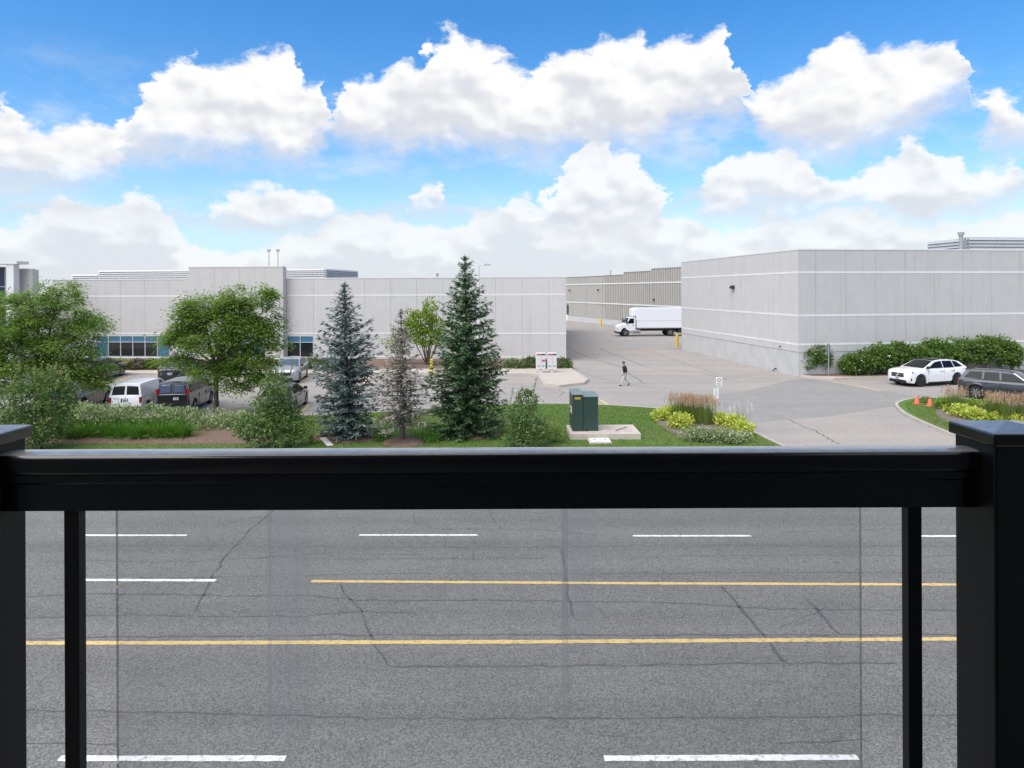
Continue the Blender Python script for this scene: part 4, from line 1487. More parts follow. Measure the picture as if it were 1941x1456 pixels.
jeep_st = [(2.36, 0.45, 0.86, 0.66), (2.34, 0.34, 0.98, 0.80), (2.22, 0.27, 1.06, 0.88), (1.6, 0.25, 1.12, 0.93), (1.0, 0.24, 1.16, 0.94), (0, 0.24, 1.16, 0.94), (-1.6, 0.25, 1.18, 0.94), (-2.1, 0.3, 1.17, 0.90), (-2.3, 0.38, 1.12, 0.84), (-2.36, 0.5, 1.0, 0.76)]
jeep = dict(SUV, st=jeep_st, r=0.39, gh=dict(prof=[(1.18, 1.14), (0.42, 1.61), (0.18, 1.67), (-0.5, 1.70), (-1.6, 1.68), (-1.95, 1.60), (-2.27, 1.16)], x2=0.40, x3=-1.93, zb=1.14, wb=0.88, wr=0.70), rails=True, wglass=m_cglassl,
            windows=[[(0.90, 1.20), (0.36, 1.60), (-0.22, 1.62), (-0.20, 1.20)], [(-0.30, 1.20), (-0.32, 1.62), (-1.02, 1.62), (-1.06, 1.20)], [(-1.16, 1.21), (-1.12, 1.62), (-1.72, 1.60), (-2.02, 1.25)]],
            rim=m_rim, cladding=True, spokes=7, seams=(0.95, -0.25, -1.1), handles=(-0.05, -0.92), handlem=m_chrome)
jeep['extra'] = [('grille', ((2.26, -0.62, 0.86), (2.37, 0.62, 0.98)), m_trim), ('front_bumper', ((2.2, -0.78, 0.40), (2.40, 0.78, 0.56)), m_trim)]
for s in (-1, 1):
    jeep['extra'] += [('headlight', ((2.20, s * 0.72 - 0.13, 0.86), (2.36, s * 0.72 + 0.13, 0.98)), m_lamp), ('tail_light', ((-2.34, s * 0.70 - 0.16, 1.0), (-2.18, s * 0.70 + 0.16, 1.12)), m_red),
                      ('window_trim', ([(1.0, s * 0.885, 1.155), (1.0, s * 0.885, 1.19), (-2.05, s * 0.885, 1.21), (-2.05, s * 0.885, 1.175)], (0, s * 0.012, 0), 0), m_chrome),
                      ('window_trim', ([(0.98, s * 0.868, 1.20), (0.40, s * 0.722, 1.635), (0.34, s * 0.722, 1.635), (0.92, s * 0.868, 1.20)], (0, s * 0.014, 0), 0), m_chrome)]
hv = Vector((math.cos(math.radians(-44)), math.sin(math.radians(-44))))
rwj = gp(1848, 757.5)
lat = Vector((-hv.y, hv.x))                                         # left of heading
jc = Vector((rwj.x, rwj.y)) + hv * 1.43 + lat * 0.85 + Vector((0.2, 0.2))
car('car', 'dark grey SUV with silver roof rails parked behind the ornamental grasses', (jc.x, jc.y, 0), math.radians(-44), jeep, carpaint('paint_graphite', (0.040, 0.045, 0.055), 0.4))

# cargo vans, tails towards the verge
van_st = [(2.40, 0.45, 0.80, 0.66), (2.34, 0.32, 0.92, 0.84), (2.15, 0.27, 1.02, 0.92), (1.75, 0.26, 1.10, 0.955), (1.5, 0.26, 1.18, 0.96), (0, 0.26, 1.18, 0.97), (-2.25, 0.28, 1.18, 0.955), (-2.37, 0.34, 1.18, 0.92), (-2.40, 0.45, 1.14, 0.90)]
VAN = dict(L=4.8, W=1.94, r=0.36, wf=1.45, wr=-1.45, st=van_st, cat='van', gh=dict(prof=[(1.75, 1.14), (0.98, 1.76), (0.75, 1.83), (0.2, 1.86), (-2.05, 1.85), (-2.24, 1.78), (-2.385, 1.14)], x2=0.96, x3=-2.20, rear=(-2.37, -2.262), zb=1.14, wb=0.935, wr=0.77), rearglass=(0.10, 0.80), rear_inset=0.12, split=0.07,
           windows=[[(1.42, 1.20), (0.86, 1.74), (0.46, 1.76), (0.46, 1.20)]], seams=(1.35, 0.42, -0.75), handles=(0.56,), spokes=6, mirror=m_trim)
wv = dict(VAN)
wv['extra'] = [('rear_bumper', ((-2.50, -0.88, 0.34), (-2.30, 0.88, 0.50)), m_trim), ('door_seam', ((-2.412, -0.008, 0.5), (-2.39, 0.008, 1.16)), m_joint), ('plate_frame', ((-2.425, 0.05 - 0.2, 0.80), (-2.40, 0.05 + 0.2, 1.0)), m_dark),
               ('body_crease', ((-2.2, -0.975, 0.74), (1.3, -0.962, 0.755)), m_joint), ('door_lettering', ((-2.412, 0.36, 1.00), (-2.404, 0.72, 1.03)), m_joint), ('door_lettering', ((-2.412, 0.30, 0.93), (-2.404, 0.66, 0.95)), m_joint)]
wv['extra'] += plate(-2.43, 0.02, 0.90, -1)
for s in (-1, 1):
    wv['extra'] += [('tail_light', ((-2.415, s * 0.86 - 0.06, 0.72), (-2.30, s * 0.86 + 0.06, 1.08)), m_red)]
VH = math.radians(95.5)
vx0, vx1 = gp(208, 787).x, gp(268, 787).x
vY = gp(240, 787).y
hv = Vector((math.cos(VH), math.sin(VH)))
vc = Vector(((vx0 + vx1) / 2, vY)) + hv * 2.1
car('van', 'white cargo van with rear door windows parked tail to the hedge', (vc.x - 0.02, vc.y, 0), VH, wv, MATS['paint_white'], 'vans parked by the hedge', 0.87)
dv = dict(VAN, rglass=m_cglassb, cat='van')
dv['windows'] = [[(1.42, 1.20), (0.86, 1.70), (0.46, 1.72), (0.46, 1.20)], [(0.36, 1.22), (0.36, 1.70), (-0.60, 1.70), (-0.60, 1.22)], [(-0.78, 1.22), (-0.78, 1.70), (-1.98, 1.70), (-2.05, 1.22)]]
dv['extra'] = [('rear_bumper', ((-2.50, -0.88, 0.34), (-2.30, 0.88, 0.50)), m_trim), ('door_seam', ((-2.412, -0.008, 0.5), (-2.39, 0.008, 1.16)), m_trim), ('tail_door', ((-2.412, -0.84, 0.5), (-2.395, 0.84, 1.15)), carpaint('paint_navy', (0.008, 0.010, 0.018)))]
dv['extra'] += plate(-2.43, -0.22, 0.92, -1)
for s in (-1, 1):
    dv['extra'] += [('tail_light', ((-2.40, s * 0.86 - 0.08, 1.14), (-2.28, s * 0.86 + 0.08, 1.50)), m_red)]
vx0, vx1 = gp(291, 787).x, gp(355, 787).x
vc = Vector(((vx0 + vx1) / 2, gp(320, 787).y)) + hv * 2.15
car('van', 'dark passenger van with reflection-grey sides and blue tinted rear windows behind the hedge', (vc.x, vc.y + 0.2, 0), VH, dv, carpaint('paint_reflected_grey', (0.075, 0.077, 0.082), 0.4), 'vans parked by the hedge', 0.90)  # dark van: sky reflection on the sides put into the body colour

sed_st = [(2.25, 0.40, 0.66, 0.60), (2.20, 0.28, 0.76, 0.76), (2.0, 0.22, 0.86, 0.86), (1.3, 0.2, 0.94, 0.90), (0.9, 0.2, 0.97, 0.905), (0, 0.2, 0.97, 0.91), (-1.4, 0.21, 1.00, 0.905), (-2.0, 0.25, 1.0, 0.86), (-2.2, 0.34, 0.96, 0.78), (-2.25, 0.45, 0.85, 0.68)]
SED = dict(L=4.5, W=1.81, r=0.33, wf=1.38, wr=-1.32, st=sed_st, gh=dict(prof=[(1.05, 0.95), (0.25, 1.33), (0.0, 1.40), (-0.45, 1.435), (-0.9, 1.41), (-1.28, 1.32), (-1.95, 0.98)], x2=0.24, x3=-1.26, zb=0.95, wb=0.845, wr=0.62),
           windows=[[(0.74, 1.0), (0.12, 1.36), (-0.30, 1.38), (-0.28, 1.0)], [(-0.36, 1.0), (-0.38, 1.38), (-1.02, 1.35), (-1.30, 1.02)]], seams=(0.85, -0.32, -1.2), handles=(-0.12, -0.95), spokes=5)
SED['extra'] = [('grille', ((2.14, -0.42, 0.45), (2.26, 0.42, 0.62)), m_trim)]
for s in (-1, 1):
    SED['extra'] += [('headlight', ((1.98, s * 0.66 - 0.18, 0.62), (2.19, s * 0.66 + 0.17, 0.74)), m_lamp), ('tail_light', ((-2.22, s * 0.64 - 0.17, 0.76), (-2.05, s * 0.64 + 0.17, 0.92)), m_red)]
SED['extra'] += plate(2.26, 0, 0.40, 1) + plate(-2.26, 0, 0.68, -1)
hsuv = dict(SUV, cladding=False, spokes=6, wglass=m_cglassl)
hsuv['extra'] = [('grille', ((2.28, -0.46, 0.60), (2.372, 0.46, 0.80)), m_trim), ('lower_intake', ((2.25, -0.6, 0.28), (2.365, 0.6, 0.44)), m_trim)]
for s in (-1, 1):
    hsuv['extra'] += [('headlight', ((2.06, s * 0.70 - 0.16, 0.80), (2.30, s * 0.70 + 0.15, 0.92)), m_lamp), ('tail_light', ((-2.32, s * 0.66 - 0.16, 0.86), (-2.16, s * 0.66 + 0.18, 1.04)), m_red)]
hsuv['extra'] += plate(-2.375, 0, 0.74, -1)
fwp = gp(557, 726)
HS = math.radians(-83)
car('car', 'silver hatchback parked nose out against the office sidewalk', (fwp.x - 0.75, fwp.y + 1.6, 0), HS, hsuv, carpaint('paint_silver', (0.42, 0.43, 0.44), 0.5), 'cars parked in the lot')
car('car', 'dark grey sedan half hidden behind the bushy young tree', (gp(552, 785).x - 0.9, gp(552, 785).y + 1.7, 0), math.radians(95), SED, carpaint('paint_charcoal', (0.05, 0.055, 0.06), 0.4), 'cars parked in the lot')
q = at(345, 700, 50.0)
car('car', 'dark blue SUV parked at the office kerb beyond the vans', (q.x, q.y, 0), math.radians(97), hsuv, carpaint('paint_blue', (0.012, 0.016, 0.035), 0.3), 'cars parked in the lot')
q = at(150, 740, 38.5)
car('car', 'black sedan parked beside the white van under the feathery tree', (q.x, q.y, 0), math.radians(96), SED, carpaint('paint_black', (0.010, 0.010, 0.011)), 'cars parked in the lot')
q = at(190, 705, 51.0)
car('car', 'black SUV at the office kerb behind the feathery tree', (q.x, q.y, 0), math.radians(97), hsuv, MATS['paint_black'], 'cars parked in the lot')
q = at(20, 720, 45.0)
car('car', 'white sedan parked deep under the far feathery tree', (q.x, q.y, 0), math.radians(97), SED, MATS['paint_white'], 'cars parked in the lot')

# box truck, nose to the left
tp = gp(1185, 638)
TS = math.radians(180 + 4)
tk = thing('box_truck', 'white refrigerated box truck backed up to the loading dock', 'truck', (tp.x, tp.y + 1.1, 0), TS)
# local: +x forward; front axle at x=0
lpart('cargo_box', MB().box((-9.4, -1.25, 1.15), (-1.55, 1.25, 3.92)), m_truck, tk, bevel=0.04)
lpart('box_rail', MB().box((-9.4, -1.27, 1.12), (-1.53, 1.27, 1.24)), m_slat, tk)
lpart('box_rail', MB().box((-9.4, -1.262, 2.12), (-1.55, 1.262, 2.16)), m_slat, tk)
lpart('refrigeration_unit', MB().box((-1.56, -0.9, 2.75), (-0.95, 0.9, 3.85)), m_truck, tk, bevel=0.18)
cabp = [(-1.40, 0.75), (-1.40, 2.45), (-1.25, 2.62), (-0.55, 2.62), (-0.10, 1.78), (-0.05, 0.75)]
lpart('cab', MB().extrude([(x, -1.12, z) for x, z in cabp], (0, 2.24, 0)), m_truck, tk, bevel=0.06)
hp = [(-0.1, 0.95), (-0.1, 1.74), (0.75, 1.55), (1.02, 1.30), (1.10, 0.62), (0.62, 0.62), (0.55, 0.85), (0.35, 1.12), (0.0, 1.20), (-0.1, 1.18)]
lpart('hood', MB().extrude([(x, -1.0, z) for x, z in hp], (0, 2.0, 0)), m_truck, tk, bevel=0.05)
lpart('bumper', MB().box((0.70, -1.15, 0.42), (1.15, 1.15, 0.68)), m_dark, tk, bevel=0.03)
lpart('windscreen', MB().extrude([(-0.125, -0.98, 1.85), (-0.125, 0.98, 1.85), (-0.50, 0.98, 2.55), (-0.50, -0.98, 2.55)], (0.03, 0, 0.014)), m_cglass, tk)
for s in (-1, 1):
    dd = lpart('door', MB().box((-1.28, s * 1.12 - 0.01, 0.85), (-0.22, s * 1.12 + 0.012, 1.72)), m_truck, tk)
    lpart('side_window', MB().extrude([(-1.16, s * 1.122, 1.80), (-0.24, s * 1.122, 1.80), (-0.60, s * 1.122, 2.48), (-1.16, s * 1.122, 2.48)], (0, s * 0.015, 0)), m_cglass, tk)
    lpart('mirror', MB().box((-0.20, s * 1.22 - 0.1, 1.80), (-0.06, s * 1.22 + 0.14, 2.40)), m_dark, tk)
    lpart('handle', MB().box((-1.15, s * 1.13 - 0.01, 1.50), (-0.95, s * 1.13 + 0.02, 1.58)), m_dark, tk)
    lpart('headlight', MB().box((0.95, s * 0.8 - 0.15, 0.95), (1.12, s * 0.8 + 0.15, 1.2)), m_lamp, tk)
    lpart('fuel_tank', MB().lathe([(0.02, -2.1), (0.30, -2.08), (0.30, -1.02), (0.02, -1.0)], 14, 'x', (0, s * 0.85, 0.72)), m_rim, tk, True, auto=0.6)
    lpart('step', MB().box((-1.05, s * 0.95 - 0.2, 0.45), (-0.45, s * 0.95 + 0.2, 0.78)), m_metal, tk)
lpart('chassis', MB().box((-9.3, -0.45, 0.72), (0.6, 0.45, 1.12)), m_dark, tk)
lpart('rear_guard', MB().box((-9.3, -1.1, 0.45), (-7.4, 1.1, 1.1)), m_dark, tk)
tm, rm, sm = wheel_meshes(0.50, 0.30, None, 8)
tm.materials.append(m_tyre)
rm.materials.append(m_rim)
sm.materials.append(m_rim)
for x in (0.0, -6.25):
    for s in (-1, 1):
        w = bpy.data.objects.new('wheel', tm)
        col.objects.link(w)
        w.parent = tk
        w.location = (x, s * 1.02, 0.5)
        w.rotation_euler = (0, 0, 0 if s < 0 else math.pi)
        for nm, me in (('rim', rm), ('spokes', sm)):
            q = bpy.data.objects.new(nm, me)
            col.objects.link(q)
            q.parent = w


# ------------------------------------------------------------------ street furniture
def bollard(p, h, r, label):
    o = tag(wpart('bollard', MB(), m_yellow, None), label, 'bollard', 'yellow steel bollards') if False else None
    t = thing('bollard', label, 'bollard', (p.x, p.y, p.z), 0, 'yellow steel bollards')
    lpart('post', MB().lathe([(r, -0.05), (r, h - r), (r * 0.86, h - r * 0.45), (r * 0.5, h - r * 0.12), (0.01, h)], 14), m_yellow, t, True, auto=0.9)
    lpart('footing', MB().lathe([(r * 1.7, -0.05), (r * 1.6, 0.02), (r * 1.0, 0.03)], 14), m_conc, t)
    return t


bollard(gp(1283.5, 659), 1.5, 0.16, 'stout yellow bollard guarding the near corner of tall warehouse')
bollard(gp(1139, 618), 1.35, 0.2, 'yellow bollard standing against the distant taupe wall')
bollard(gp(1181.5, 617.5), 1.0, 0.17, 'yellow bollard behind the hood of box truck')
bollard(gp(818, 707, 0.13), 1.1, 0.13, 'yellow bollard on the office sidewalk beside the vase-shaped tree')

t = thing('street_lamp', 'tall pale twin-head lamp pole rising behind the green spruce', 'street lamp', (at(907, 600, 52).x, 52, 0))
lpart('pole', MB().tube([(0, 0, -0.05), (0, 0, 8.4)], [0.13, 0.09], 10), m_band, t)
lpart('base', MB().lathe([(0.3, -0.05), (0.3, 0.7), (0.26, 0.72)], 14), m_conc, t)
for s in (-1, 1):
    a = lpart('arm', MB().tube([(0, 0, 8.35), (s * 0.5, 0, 8.42)], 0.04, 6), m_band, t)
    lpart('lamp_head', MB().box((min(s * 0.45, s * 0.95), -0.14, 8.36), (max(s * 0.45, s * 0.95), 0.14, 8.48)), m_slat, t)

# community mailboxes on the pad
for px0, px1, lab, second in ((1016, 1034, 'grey mailbox cabinet with two red strips on its face', True), (1037.5, 1055, 'grey mailbox cabinet with only a red top strip', False)):
    p = gp((px0 + px1) / 2, 706, 0.13)
    w = (px1 - px0) * p.y / FPX / 2
    t = thing('mailbox', lab, 'mailbox', (p.x, p.y, 0.13), math.radians(2), 'grey mailbox cabinets on the concrete pad')
    lpart('cabinet', MB().box((-w, -0.2, 0.26), (w, 0.25, 1.52)), m_box, t, bevel=0.02)
    lpart('pedestal', MB().box((-0.12, -0.1, -0.02), (0.12, 0.15, 0.28)), m_box, t)
    lpart('top_strip', MB().box((-w + 0.03, -0.212, 1.34), (0.0, -0.2, 1.44)), m_boxred, t)
    lpart('top_strip', MB().box((0.02, -0.212, 1.34), (w - 0.03, -0.2, 1.44)), m_dark, t)
    lpart('door_seam', MB().box((-0.008, -0.208, 0.35), (0.008, -0.2, 1.3)), m_metal, t)
    if second:
        lpart('notice', MB().box((0.08, -0.212, 0.86), (w - 0.04, -0.2, 1.0)), m_boxred, t)
    for s in (-1, 1):
        lpart('slot', MB().box((s * w * 0.5 - 0.07, -0.212, 0.48), (s * w * 0.5 + 0.07, -0.2, 0.53)), m_dark, t)
    for k in range(1, 4):
        lpart('door_seam', MB().box((-w + 0.03, -0.207, 0.30 + 0.25 * k), (w - 0.03, -0.2, 0.308 + 0.25 * k)), m_metal, t)

# pad-mounted transformer
fl, frr = gp(1085.5, 817, LZ + 0.28), gp(1134.5, 817, LZ + 0.28)
TZ = LZ + 0.26
Wt = frr.x - fl.x
t = thing('transformer', 'dark green steel transformer cabinet with yellow label on a concrete pad', 'transformer', (fl.x, fl.y, TZ), math.radians(1))
w1 = Wt * 0.40
lpart('cable_cabinet', MB().add([(0, 0, 0), (w1, 0, 0), (w1, 1.35, 0), (0, 1.35, 0), (0, 0, 1.56), (w1, 0, 1.56), (w1, 1.35, 1.62), (0, 1.35, 1.62)],
                                [(0, 3, 2, 1), (4, 5, 6, 7), (0, 1, 5, 4), (1, 2, 6, 5), (2, 3, 7, 6), (3, 0, 4, 7)]), m_greenbox, t, bevel=0.012)
lpart('tank', MB().add([(w1 + 0.01, 0.04, 0), (Wt, 0.04, 0), (Wt, 1.25, 0), (w1 + 0.01, 1.25, 0), (w1 + 0.01, 0.04, 1.46), (Wt, 0.04, 1.46), (Wt, 1.25, 1.52), (w1 + 0.01, 1.25, 1.52)],
                       [(0, 3, 2, 1), (4, 5, 6, 7), (0, 1, 5, 4), (1, 2, 6, 5), (2, 3, 7, 6), (3, 0, 4, 7)]), m_greenbox, t, bevel=0.012)
lpart('lid', MB().extrude([(-0.03, -0.03, 1.565), (w1 + 0.02, -0.03, 1.565), (w1 + 0.02, 1.38, 1.628), (-0.03, 1.38, 1.628)], (0, 0, 0.03)), m_greentop, t, bevel=0.008)
lpart('lid', MB().extrude([(w1 + 0.022, 0.01, 1.465), (Wt + 0.03, 0.01, 1.465), (Wt + 0.03, 1.28, 1.528), (w1 + 0.022, 1.28, 1.528)], (0, 0, 0.03)), m_greentop, t, bevel=0.008)
lb_ = lpart('warning_label', MB().box((0.10, -0.008, 1.38), (0.34, 0.0, 1.47)), m_yellow, t)
for i in range(2):
    lpart('lettering', MB().box((0.13, -0.011, 1.445 - 0.035 * i), (0.31, -0.008, 1.455 - 0.035 * i)), m_ink, lb_)
lpart('door_seam', MB().box((-0.004, 0.62, 0.05), (0.002, 0.64, 1.5)), m_dark, t)
for y in (0.30, 0.72):
    lpart('hinge', MB().box((-0.03, y, 0.72), (0.0, y + 0.10, 1.0)), m_band, t)
lpart('padlock', MB().box((-0.04, 0.5, 0.84), (0.0, 0.58, 0.94)), m_dark, t)
lpart('drain_tap', MB().tube([(Wt * 0.55, 0.05, 0.04), (Wt * 0.55, -0.06, 0.04)], 0.03, 8), m_dark, t)
p0 = gp(1083, 822.5, TZ)
p1 = gp(1214.5, 821, TZ)
t = thing('concrete_pad', 'long weathered concrete pad under the green cabinet', 'concrete pad', (p0.x, p0.y, LZ))
lpart('slab', MB().box((-0.06, 0.02, -0.1), (p1.x - p0.x, 1.95, TZ - LZ)), m_conc, t, bevel=0.02)
x_, y_ = p1.x - p0.x, 1.0
lpart('rebar_loop', MB().tube([(x_ - 1.0, 0.45, TZ - LZ), (x_ - 1.0, 0.45, TZ - LZ + 0.05), (x_ - 0.45, 1.15, TZ - LZ + 0.05), (x_ - 0.45, 1.15, TZ - LZ)], 0.015, 5), m_dark, t)
lpart('hatch_rim', MB().box((x_ - 1.3, 0.35, TZ - LZ - 0.01), (x_ - 0.25, 1.4, TZ - LZ + 0.012)), m_walk, t)
a, b = gp(1119, 842, LZ), gp(1158, 841.5, LZ)
t = thing('utility_hatch', 'pale rectangular utility lid set flat in the grass', 'hatch', (a.x, a.y, LZ))
lpart('lid', MB().box((0.02, 0.02, 0.02), (b.x - a.x - 0.02, 0.72, 0.11)), m_sign, t, bevel=0.01)
lpart('rim', MB().box((-0.04, -0.03, -0.05), (b.x - a.x + 0.04, 0.78, 0.07)), m_conc, t)
for xx in (0.15, b.x - a.x - 0.25):
    lpart('lifting_slot', MB().box((xx, 0.3, 0.108), (xx + 0.1, 0.36, 0.114)), m_dark, t)
a, b = gp(612, 833, LZ), gp(626, 846, LZ)
t = thing('splash_board', 'small white board lying in the grass by the blue spruce', 'board', (a.x, a.y, LZ))
v = Vector((b.x - a.x, b.y - a.y, 0))
nn = Vector((-v.y, v.x, 0)).normalized() * 0.13
lpart('board', MB().extrude([nn + Vector((0, 0, 0.05)), -nn + Vector((0, 0, 0.05)), v - nn + Vector((0, 0, 0.02)), v + nn + Vector((0, 0, 0.02))], (0, 0, 0.03)), m_sign, t)
lpart('batten', MB().extrude([nn * 0.8, nn * 0.5, nn * 0.5 + v, nn * 0.8 + v], (0, 0, 0.045)), m_sign, t)

# parking sign
p = gp(1357, 803, LZ)
t = thing('parking_sign', 'white parking notices on a thin post in the flower bed', 'sign', (p.x, p.y, LZ), math.radians(-18))
lpart('post', MB().box((-0.02, -0.015, -0.1), (0.02, 0.015, 2.22)), m_metal, t)
o = lpart('sign_panel', MB().box((0.0, -0.035, 1.76), (0.30, -0.018, 2.20)), m_sign, t, bevel=0.006)
ring = MB()
for k in range(16):
    a, b = 2 * math.pi * k / 16, 2 * math.pi * (k + 1) / 16
    ring.tube([(0.15 + 0.075 * math.cos(a), -0.038, 2.07 + 0.075 * math.sin(a)), (0.15 + 0.075 * math.cos(b), -0.038, 2.07 + 0.075 * math.sin(b))], 0.010, 4)
lpart('sign_symbol', ring, m_ink, o)
for i in range(3):
    lpart('lettering', MB().box((0.05, -0.038, 1.80 + i * 0.055), (0.25, -0.035, 1.815 + i * 0.055)), m_ink, o)
o = lpart('sign_panel', MB().add([(-0.10, -0.05, 1.10), (0.0, -0.03, 1.10), (0.0, -0.03, 1.70), (-0.10, -0.05, 1.70), (-0.10, -0.04, 1.10), (0.0, -0.02, 1.10), (0.0, -0.02, 1.70), (-0.10, -0.04, 1.70)],
                                 [(0, 1, 2, 3), (7, 6, 5, 4), (0, 4, 5, 1), (1, 5, 6, 2), (2, 6, 7, 3), (3, 7, 4, 0)]), m_sign, t)
lpart('sign_panel', MB().box((0.03, -0.035, 1.18), (0.13, -0.02, 1.72)), m_sign, t)

# stop sign seen from behind
p = gp(1571, 712, 0.13)
t = thing('stop_sign', 'grey back of an octagonal road sign beside the warehouse shrub', 'sign', (p.x, p.y, 0.13), math.radians(38))
lpart('post', MB().box((-0.03, -0.03, -0.05), (0.03, 0.03, 2.35)), m_metal, t)
oc = [(0.36 * math.cos(math.pi / 8 + k * math.pi / 4), 0.36 * math.sin(math.pi / 8 + k * math.pi / 4)) for k in range(8)]
lpart('sign_plate', MB().extrude([(x, 0.032, 2.0 + z) for x, z in oc], (0, 0.012, 0)), m_metal, t)
lpart('sign_face', MB().extrude([(x * 0.97, 0.044, 2.0 + z * 0.97) for x, z in oc], (0, 0.004, 0)), m_boxred, t)

for px, py, lab in ((1738, 766, 'orange traffic cone at the tip of the island'), (1762.5, 770, 'orange traffic cone beside the pale green perennials')):
    p = gp(px, py, LZ)
    t = thing('traffic_cone', lab, 'cone', (p.x, p.y, LZ), 0.3, 'orange cones on the island')
    lpart('cone', MB().lathe([(0.15, 0.02), (0.145, 0.05), (0.055, 0.40), (0.04, 0.41), (0.01, 0.405)], 16), m_cone, t, True, auto=0.8)
    lpart('base', MB().box((-0.19, -0.19, 0.0), (0.19, 0.19, 0.035)), m_cone, t, bevel=0.008)


# ------------------------------------------------------------------ the pedestrian
def skin_mesh(name, verts, edges, radii, root=0, sub=2):
    me = bpy.data.meshes.new(name)
    me.from_pydata(verts, edges, [])
    o = bpy.data.objects.new(name + '_tmp', me)
    col.objects.link(o)
    sk = o.modifiers.new('skin', 'SKIN')
    sk.use_smooth_shade = True
    for i, r in enumerate(radii):
        rr = r if hasattr(r, '__len__') else (r, r)
        me.skin_vertices[0].data[i].radius = rr
        me.skin_vertices[0].data[i].use_root = (i == root)
    ss = o.modifiers.new('sub', 'SUBSURF')
    ss.levels = ss.render_levels = sub
    dg = bpy.context.evaluated_depsgraph_get()
    res = bpy.data.meshes.new_from_object(o.evaluated_get(dg))
    bpy.data.objects.remove(o)
    res.name = name
    return res


def chain(V, E, Rr, pts, start=None):
    prev = start
    for p, r in pts:
        V.append(p)
        Rr.append(r)
        if prev is not None:
            E.append((prev, len(V) - 1))
        prev = len(V) - 1
    return prev


pp = gp(1184, 731.2)
man = thing('person', 'person in black jacket and pale trousers walking across the driveway', 'person', (pp.x, pp.y, 0), math.radians(188))
man.scale = (0.95, 0.97, 0.93)
# local: facing +x
V, E, Rr = [], [], []
pel = chain(V, E, Rr, [((0, 0, 0.95), (0.15, 0.11))])
ch = chain(V, E, Rr, [((0.0, 0, 1.12), (0.14, 0.10)), ((0.01, 0, 1.30), (0.17, 0.11)), ((0.02, 0, 1.43), (0.11, 0.08))], pel)
nk = chain(V, E, Rr, [((0.045, 0, 1.50), 0.052), ((0.06, 0, 1.545), 0.052), ((0.075, 0, 1.60), (0.070, 0.085)), ((0.078, 0, 1.68), (0.078, 0.095)), ((0.07, 0, 1.74), (0.05, 0.06))], ch)
chain(V, E, Rr, [((0.170, 0, 1.635), 0.016)], nk - 2)                    # nose
for s in (-1, 1):
    chain(V, E, Rr, [((0.07, s * 0.088, 1.64), 0.018)], nk - 2)          # ears
arms = {1: [((0.02, 0.20, 1.38), 0.055), ((0.03, 0.25, 1.12), 0.042), ((0.17, 0.23, 0.93), 0.030), ((0.20, 0.225, 0.88), (0.022, 0.036))],
        -1: [((0.0, -0.20, 1.38), 0.055), ((-0.10, -0.25, 1.13), 0.042), ((-0.04, -0.24, 0.90), 0.030), ((-0.02, -0.235, 0.84), (0.022, 0.036))]}
hands = {}
for s in (-1, 1):
    hands[s] = chain(V, E, Rr, arms[s], ch - 1)
    hx, hy, hz_ = arms[s][-1][0]
    for k, (dx, ln) in enumerate(((-0.028, 0.066), (-0.010, 0.078), (0.010, 0.074), (0.028, 0.056))):
        chain(V, E, Rr, [((hx + dx * 0.9, hy, hz_ - 0.045), 0.009), ((hx + dx, hy - s * 0.008, hz_ - 0.045 - ln * 0.55), 0.0085), ((hx + dx, hy - s * 0.026, hz_ - 0.045 - ln), 0.007)], hands[s])
    chain(V, E, Rr, [((hx + 0.042, hy - s * 0.02, hz_ - 0.02), 0.010), ((hx + 0.05, hy - s * 0.032, hz_ - 0.06), 0.008)], hands[s])
legs = {1: [((0.0, 0.095, 0.90), 0.085), ((0.14, 0.10, 0.50), 0.058), ((0.24, 0.10, 0.10), 0.038), ((0.30, 0.10, 0.045), 0.036), ((0.42, 0.105, 0.03), 0.026)],
        -1: [((-0.01, -0.095, 0.90), 0.085), ((-0.05, -0.10, 0.49), 0.058), ((-0.36, -0.10, 0.19), 0.038), ((-0.36, -0.10, 0.12), 0.036), ((-0.30, -0.105, 0.03), 0.028)]}
for s in (-1, 1):
    chain(V, E, Rr, legs[s], pel)
link('body', skin_mesh('body', V, E, Rr, 0, 1), m_skin, man, True)
V, E, Rr = [], [], []
a0 = chain(V, E, Rr, [((-0.01, 0, 0.90), (0.175, 0.135))])
a1 = chain(V, E, Rr, [((-0.035, 0, 1.10), (0.20, 0.18)), ((-0.04, 0, 1.28), (0.215, 0.18)), ((0.01, 0, 1.42), (0.14, 0.11)), ((0.03, 0, 1.49), (0.075, 0.075))], a0)
for s in (-1, 1):
    q = arms[s]
    end = Vector(q[2][0]).lerp(Vector(q[1][0]), 0.08)
    chain(V, E, Rr, [(q[0][0], 0.075), (q[1][0], 0.062), (tuple(end), 0.046)], a1 - 2)
link('jacket', skin_mesh('jacket', V, E, Rr, 0, 2), m_jacket, man, True)
V, E, Rr = [], [], []
a0 = chain(V, E, Rr, [((-0.005, 0, 0.96), (0.165, 0.125))])
for s in (-1, 1):
    q = legs[s]
    end = Vector(q[2][0]).lerp(Vector(q[1][0]), 0.22)
    chain(V, E, Rr, [(q[0][0], 0.12), (tuple(Vector(q[0][0]).lerp(Vector(q[1][0]), 0.5)), 0.105), (q[1][0], 0.09), (tuple(end), 0.066)], a0)
link('trousers', skin_mesh('trousers', V, E, Rr, 0, 2), m_trouser, man, True)
